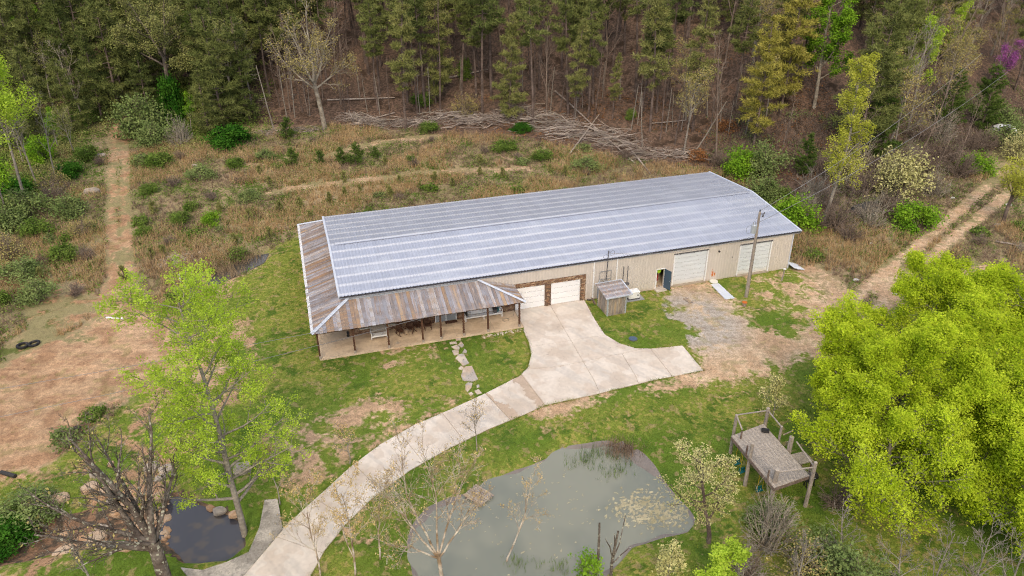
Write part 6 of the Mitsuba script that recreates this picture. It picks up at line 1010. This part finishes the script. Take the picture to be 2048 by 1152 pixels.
for sd, px, h, lab in [(291, (27.79, -38.44), 6.2, 'bare grey sapling at the bottom right before the yellow-green crown, leftmost'), (292, (29.46, -39.42), 6.6, 'bare grey sapling at the bottom right, second from the left'), (293, (31.40, -40.02), 6.4, 'bare grey sapling at the bottom right, third from the left'), (294, (34.15, -39.96), 6.5, 'bare grey sapling at the bottom right corner'), (296, (18.24, -34.71), 4.2, 'thin bare sapling at the bottom edge below the blossoming tree'), (297, (21.21, -35.66), 4.6, 'thin bare sapling at the bottom edge below the deck'), (298, (25.03, -34.63), 4.4, 'thin bare sapling right of the deck brush'), (299, (-17.72, -22.63), 4.5, 'thin bare sapling at the bottom left beside the creek boulder'), (295, (26.32, -37.79), 5.0, 'thin bare sapling at the bottom edge left of the yellow-green crown')]:
    w = Wood(sd); w.grow((0, 0, -.3), (-.04, .05, 1), h, .08, 0, dict(BARE, kids=(12, 6, 4), ang=(36, 40, 40), t0=(.15, .2, .15), rmin=.012)); own_tree('bare_sapling', lab, px, w.mesh(), None, 'm_bark_grey', None)
# young pines and seedlings in the field
for lab, gk, px, s in [('young pine in the clearing, left of the twin pines', 'g_youngpine', (-3.17, 46.16), .95), ('dense young pine pair in the clearing, left one', 'g_youngpine', (3.62, 44.89), .85), ('dense young pine in the clearing, right of the pair', 'g_youngpine', (5.41, 44.00), 1.05), ('small young pine right of the dense pair', 'g_youngpine', (8.28, 45.47), .6), ('small young pine below the big budding tree', 'g_youngpine', (0.57, 45.53), .7), ('young pine at the wood edge left of the big budding tree', 'g_youngpine', (-3.12, 58.60), 1.1)]:
    plant('young_pine', lab, 'pine', gk, px, s)
for q, px in enumerate([(-19.00, 22.10),(-17.83, 22.95),(-10.53, 23.59),(-6.71, 24.08),(-2.97, 31.41),(-1.97, 28.22),(0.79, 32.62),(2.79, 33.85),(4.81, 34.68),(10.24, 35.86),(14.88, 35.34),(16.88, 33.60),(21.31, 36.10),(24.02, 34.36),(30.83, 34.26),(32.47, 32.73),(37.22, 32.60),(-5.36, 31.09),(-7.53, 43.88),(-6.33, 39.72),(-21.24, 18.14),(-29.34, 20.42),(-29.65, 18.04),(-19.90, 34.30),(-12.41, 33.21),(-8.90, 29.30),(9.30, 42.73),(3.25, 37.83),(30.21, 39.01),(22.13, 39.19),(12.43, 33.22),(8.31, 32.03)]):
    plant('seedling_pine', 'olive green pine seedling scattered in the rough field behind the building', 'pine seedling', 'g_seedlingpine', px, rng_place.uniform(.7, 1.15), group='pine seedlings in the rough field')
# ---------------------------------------------------------------- brush piles and fallen logs
def brush(label, a, b, n, wid, hh, sd, Lm, twigs=260):
    k = thing('brush_pile', label, 'brush pile'); rng = seed(sd); a, b = np.array(a), np.array(b); ax = unit(b - a); base = math.atan2(ax[1], ax[0]); tw = MB(); R1 = []; P1 = []
    for q in range(n + twigs):
        t = rng.random(); c = a + (b - a) * t + rng.normal(0, wid * .45, 2); L = Lm * rng.uniform(.5, 1.25) * (1 if q < n else .45); an = base + rng.normal(0, .55 if q < n else 1.0); e = rng.normal(.08, .16); env = math.exp(-(((c - a - (b - a) * t) ** 2).sum()) / (wid * wid)); z = gz(*c) + .06 + rng.random() * hh * env
        d = np.array([math.cos(an) * math.cos(e), math.sin(an) * math.cos(e), math.sin(e)]); p = np.array([c[0], c[1], z]) + d * np.linspace(-.5, .5, 5)[:, None] * L + rng.normal(0, .03 * L, (5, 3)) * [[0], [1], [1], [1], [0]]
        p[:, 2] = np.maximum(p[:, 2], height(p[:, 0], p[:, 1]) + .04); r = (rng.uniform(.035, .085) if q < n else rng.uniform(.014, .03)) * np.linspace(1.1, .5, 5)
        if q < n: part(k, 'log', (tubes([p], [r], 5)), 'm_stick' if q % 4 else 'm_bark_pale')
        else: P1.append(p); R1.append(r)
    part(k, 'twigs', tubes(P1, R1, 3), 'm_stick', kind='stuff')
brush('small brush pile of bleached sticks right of the big budding tree', (5.95, 63.44), (11.42, 59.43), 22, 1.6, 1.3, 401, 4.0)
brush('long brush pile of bleached branches at the wood edge, left part', (18.82, 57.95), (29.61, 52.21), 40, 2.3, 1.4, 402, 4.6)
brush('tall tangled brush pile at the wood edge, middle part', (30.89, 53.77), (37.85, 45.28), 44, 3.0, 2.2, 403, 4.8)
brush('brush pile of long fallen stems running down to the roof, right part', (35.77, 46.19), (44.77, 36.86), 44, 3.4, 1.7, 404, 5.4)
brush('scattered pale sticks between the small and the long brush pile', (11.03, 59.53), (20.12, 56.43), 16, 1.6, .8, 407, 4.2, 140)
brush('thin brush heap of sticks left of the big budding tree', (-8.12, 62.29), (1.71, 60.34), 12, 1.0, .6, 405, 4.5, 90)
brush('loose fallen sticks near the right end of the roof', (44.13, 35.40), (52.49, 31.77), 18, 1.8, 1.0, 406, 4.0, 160)
for lab, a, b, r in [('long fallen log lying deep in the wood behind the brush piles', (22.28, 70.01), (32.33, 69.10), .16), ('long fallen trunk crossing the brush toward the roof', (39.75, 57.56), (43.09, 33.09), .12), ('fallen pale trunk sloping through the right brush pile', (35.37, 38.57), (43.28, 47.13), .13), ('fallen log lying under the trees left of the brush piles', (3.91, 70.42), (14.77, 67.01), .14), ('fallen log beside the small brush pile', (7.29, 61.41), (13.95, 62.46), .12), ('fallen pale stem at the field edge near the roof', (40.28, 45.31), (44.01, 38.72), .14), ('fallen stem behind the right end of the roof', (44.15, 37.21), (43.55, 29.21), .12), ('log lying on the bank at the far right', (70.81, -1.68), (73.15, -4.11), .10), ('fallen stick lying on the leaf litter right of the wood edge', (49.26, 41.55), (54.31, 40.14), .09)]:
    t = np.linspace(0, 1, 7); p = np.array([[a[0] + (b[0] - a[0]) * u, a[1] + (b[1] - a[1]) * u, 0] for u in t]); p[:, 2] = height(p[:, 0], p[:, 1]) + r + .1; z0, z1 = p[0, 2], p[-1, 2]; p[:, 2] = np.maximum(p[:, 2], z0 + (z1 - z0) * t); put(thing('fallen_log', lab, 'log'), MB().tube(p, r * (1.1 - .5 * t), 7), 'm_stick', True)

# ---------------------------------------------------------------- ground cover that nobody could count
rng = seed(500)
def scatter(n, x0, x1, y0, y1): return rng.uniform([x0, y0], [x1, y1], (n, 2))
def lift(p): return np.column_stack([p, height(p[:, 0], p[:, 1]) - .02])
def cover(key, pts, bl, label, leaf):
    if len(pts): put(key, bl, leaf); labels[key] = {'label': label, 'kind': 'stuff'}
inb = lambda p: (p[:, 0] > -4) & (p[:, 0] < 46.5) & (p[:, 1] > -3.6) & (p[:, 1] < 21)
P = scatter(150000, -60, 90, -10, 62); b_, c_ = fields(P[:, 0], P[:, 1]); nz = meshkit.fbm(np.column_stack([P * .14, P[:, 0] * 0]), 3); nz2 = meshkit.fbm(np.column_stack([P * .32, P[:, 0] * 0 + 9]), 3)
tr_ = np.array((-27.60, 6.90)); ok = ~inb(P) & (np.hypot(P[:, 0] - tr_[0], P[:, 1] - tr_[1]) > 2.2) & (c_ > .55) & (b_ < -.6) & (sdf(P[:, 0], P[:, 1], PIT) < -.1); field = ok & (c_ < 1.6)
q = P[field & (nz > .49)][::2]; cover('sedge_grass', q, blades(lift(q), 6, .85, .05, .4, rng), 'tufts of tan broom sedge standing in the rough field', 'l_sedge')
q = P[field & (nz2 > .40) & (nz < .60)][::2]; cover('dry_weeds', q, blades(lift(q), 6, .6, .04, .6, rng), 'dry brownish weeds over the rough field', 'l_dryweed')
q = P[field & (nz2 < .55)][::2]; cover('green_weeds', q, leaf_mesh(np.repeat(lift(q), 5, 0) + rng.normal(0, 1, (len(q) * 5, 3)) * [.2, .2, .16] + [0, 0, .22], .10, rng, .3), 'green weeds over the rough field', 'l_green')
q = P[field & (nz2 > .42) & (nz2 < .62)][1::4]; cover('soft_weeds', q, leaf_mesh(np.repeat(lift(q), 5, 0) + rng.normal(0, 1, (len(q) * 5, 3)) * [.2, .2, .2] + [0, 0, .28], .09, rng, .3), 'soft grey-green weeds over the rough field', 'l_olive')
q = P[ok & (c_ > 1.6) & (nz > .5)][::5]; cover('leaf_litter', q, leaf_mesh(np.repeat(lift(q), 6, 0) + rng.normal(0, 1, (len(q) * 6, 3)) * [.5, .5, .05] + [0, 0, .06], .10, rng, 1.2), 'drifts of rusty fallen leaves on the slope under the wood', 'l_rust')
P = scatter(120000, -30, 60, -46, 26); b_, c_ = fields(P[:, 0], P[:, 1]); nz = meshkit.fbm(np.column_stack([P * .4, P[:, 0] * 0]), 3); s_ = sdf(P[:, 0], P[:, 1], np.array(DRIVE.exterior.coords)); drv = s_ < -.06
wet = (sdf(P[:, 0], P[:, 1], POND) < -.45) & (sdf(P[:, 0], P[:, 1], CREEK) < -.3) & (sdf(P[:, 0], P[:, 1], POOL) < -.8); shed = ~((P[:, 0] > 23.1) & (P[:, 0] < 28.2) & (P[:, 1] > -3.6) & (P[:, 1] < 0.2))
q = P[~inb(P) & (c_ < .6) & (b_ < -.35) & drv & wet & (rng.random(len(P)) < .35 + 1.0 * nz)]; cover('grass', q, blades(lift(q), 3, .13, .03, .7, rng), 'short green grass blades of the lawn', 'l_blade')
P = np.vstack([scatter(34000, -62, 0, 24, 84), scatter(22000, 44, 115, 2, 48)]); zl, zr, dd = sdf(P[:, 0], P[:, 1], WOODL), sdf(P[:, 0], P[:, 1], WOODR), depth_in(P[:, 0], P[:, 1]); b_, c_ = fields(P[:, 0], P[:, 1]); nz = meshkit.fbm(np.column_stack([P * .28, P[:, 0] * 0 + 4]), 3)
zn = np.maximum(np.maximum(zl, zr), np.where(P[:, 0] < 0, np.minimum(dd + 5, 6), -3)); ok = (rng.random(len(P)) < np.clip((zn + 1.5) / 7, 0, 1) * np.clip((-4 - P[:, 0]) / 12 + 2 * (P[:, 0] > 20) * 12, 0, 1)) & (b_ < -1.3) & (dd < 16) & ~inb(P)
def clumps(q, n, sp, size): return leaf_mesh(np.repeat(lift(q), n, 0) + rng.normal(0, 1, (len(q) * n, 3)) * [sp, sp, sp * .7] + [0, 0, sp * 1.1], size, rng, .3)
q = P[ok & (nz > .50) & (P[:, 0] < 20)][::2]; cover('undergrowth', q, clumps(q, 26, .42, .12), 'dark green undergrowth below the trees at the left', 'l_green')
q = P[ok & (nz < .52) & (P[:, 0] < 20)][::2]; cover('scrub', q, clumps(q, 22, .40, .11), 'olive scrub below the trees at the left', 'l_olive')
q = P[ok & (nz > .50) & (P[:, 0] > 20)][::3]; cover('thicket', q, clumps(q, 20, .40, .10), 'grey-green scrub of the thicket right of the building', 'l_soft')
q = P[ok & (P[:, 0] > 20)][::2]; cover('brushwood', q, blades(lift(q), 7, 1.25, .035, .45, rng), 'bare brown brushwood of the thicket right of the building', 'm_twig')
ring = np.array(DRIVE.exterior.segmentize(.05).coords)[:, :2]; ring = ring[(ring[:, 1] < -3.2) | (ring[:, 0] > 22.5)]; q = np.repeat(ring, 3, 0) + rng.normal(0, .07, (len(ring) * 3, 2)); q = q[rng.random(len(q)) < np.clip(3.2 * (meshkit.fbm(np.column_stack([q * 1.1, q[:, 0] * 0]), 3) - .42), 0, .8)]
ql = lift(q); ql[:, 2] = .03; cover('edge_grass', q, blades(ql, 3, .10, .03, .9, rng), 'ragged grass creeping over the edge of the driveway', 'l_blade')
# wild plants of the shrubby field, single ones
P = scatter(900, -52, 84, -4, 60); b_, c_ = fields(P[:, 0], P[:, 1]); nz2 = meshkit.fbm(np.column_stack([P * .32, P[:, 0] * 0 + 9]), 3); q = P[~inb(P) & (c_ > .8) & (c_ < 1.7) & (b_ < -1.2)][:85]
for j, p in enumerate(q):
    side = 'left of the track' if p[0] < -24 else 'between the track and the building' if p[0] < -2 else 'behind the building' if p[0] < 46 else 'right of the building'
    gk, wd = [('g_lowweed', 'low green weed clump'), ('g_lowsoft', 'low grey-green weed clump'), ('g_barebush', 'low bare brown twiggy shrub')][j % 3]
    plant('weed_clump' if j % 3 < 2 else 'twiggy_shrub', f'{wd} in the rough ground {side}', 'shrub', gk, p, rng_place.uniform(.7, 1.5) * (.45 if j % 3 == 2 else 1), group=f'{wd}s {side}')
# reeds
def reeds(key, label, cs, n, sp, h, leaf, zf):
    p = np.vstack([np.array(c) + rng.normal(0, 1, (n, 2)) * sp for c in cs]); q = np.column_stack([p, np.full(len(p), zf)]); put(key, blades(q, 3, h, .028, .30, rng), leaf); labels[key] = {'label': label, 'kind': 'stuff'}
reeds('pond_reeds', 'green reeds standing in the far right end of the pond', [(15.89, -22.54), (14.32, -21.08), (15.31, -20.55)], 60, (.8, .5), .55, 'l_green', -.56)
reeds('dry_reeds', 'dry tan reeds at the far right bank of the pond', [(16.86, -20.58), (17.40, -21.14)], 130, (.6, .45), .6, 'l_dryweed', -.4)
reeds('near_reeds', 'dark reeds at the near end of the pond', [(6.97, -28.45), (8.88, -29.43)], 30, (.5, .35), .6, 'l_green', -.56)
p = [np.array(c) for c in [(-12.48, 17.72), (-11.26, 18.29), (-10.00, 19.66), (-8.96, 20.06), (-10.72, 16.38)]]; p = np.vstack([c + rng.normal(0, .6, (60, 2)) for c in p]); put('cattails', blades(lift(p), 3, 1.1, .04, .35, rng), 'l_straw'); labels['cattails'] = {'label': 'dead tan cattails around the dark seep', 'kind': 'stuff'}
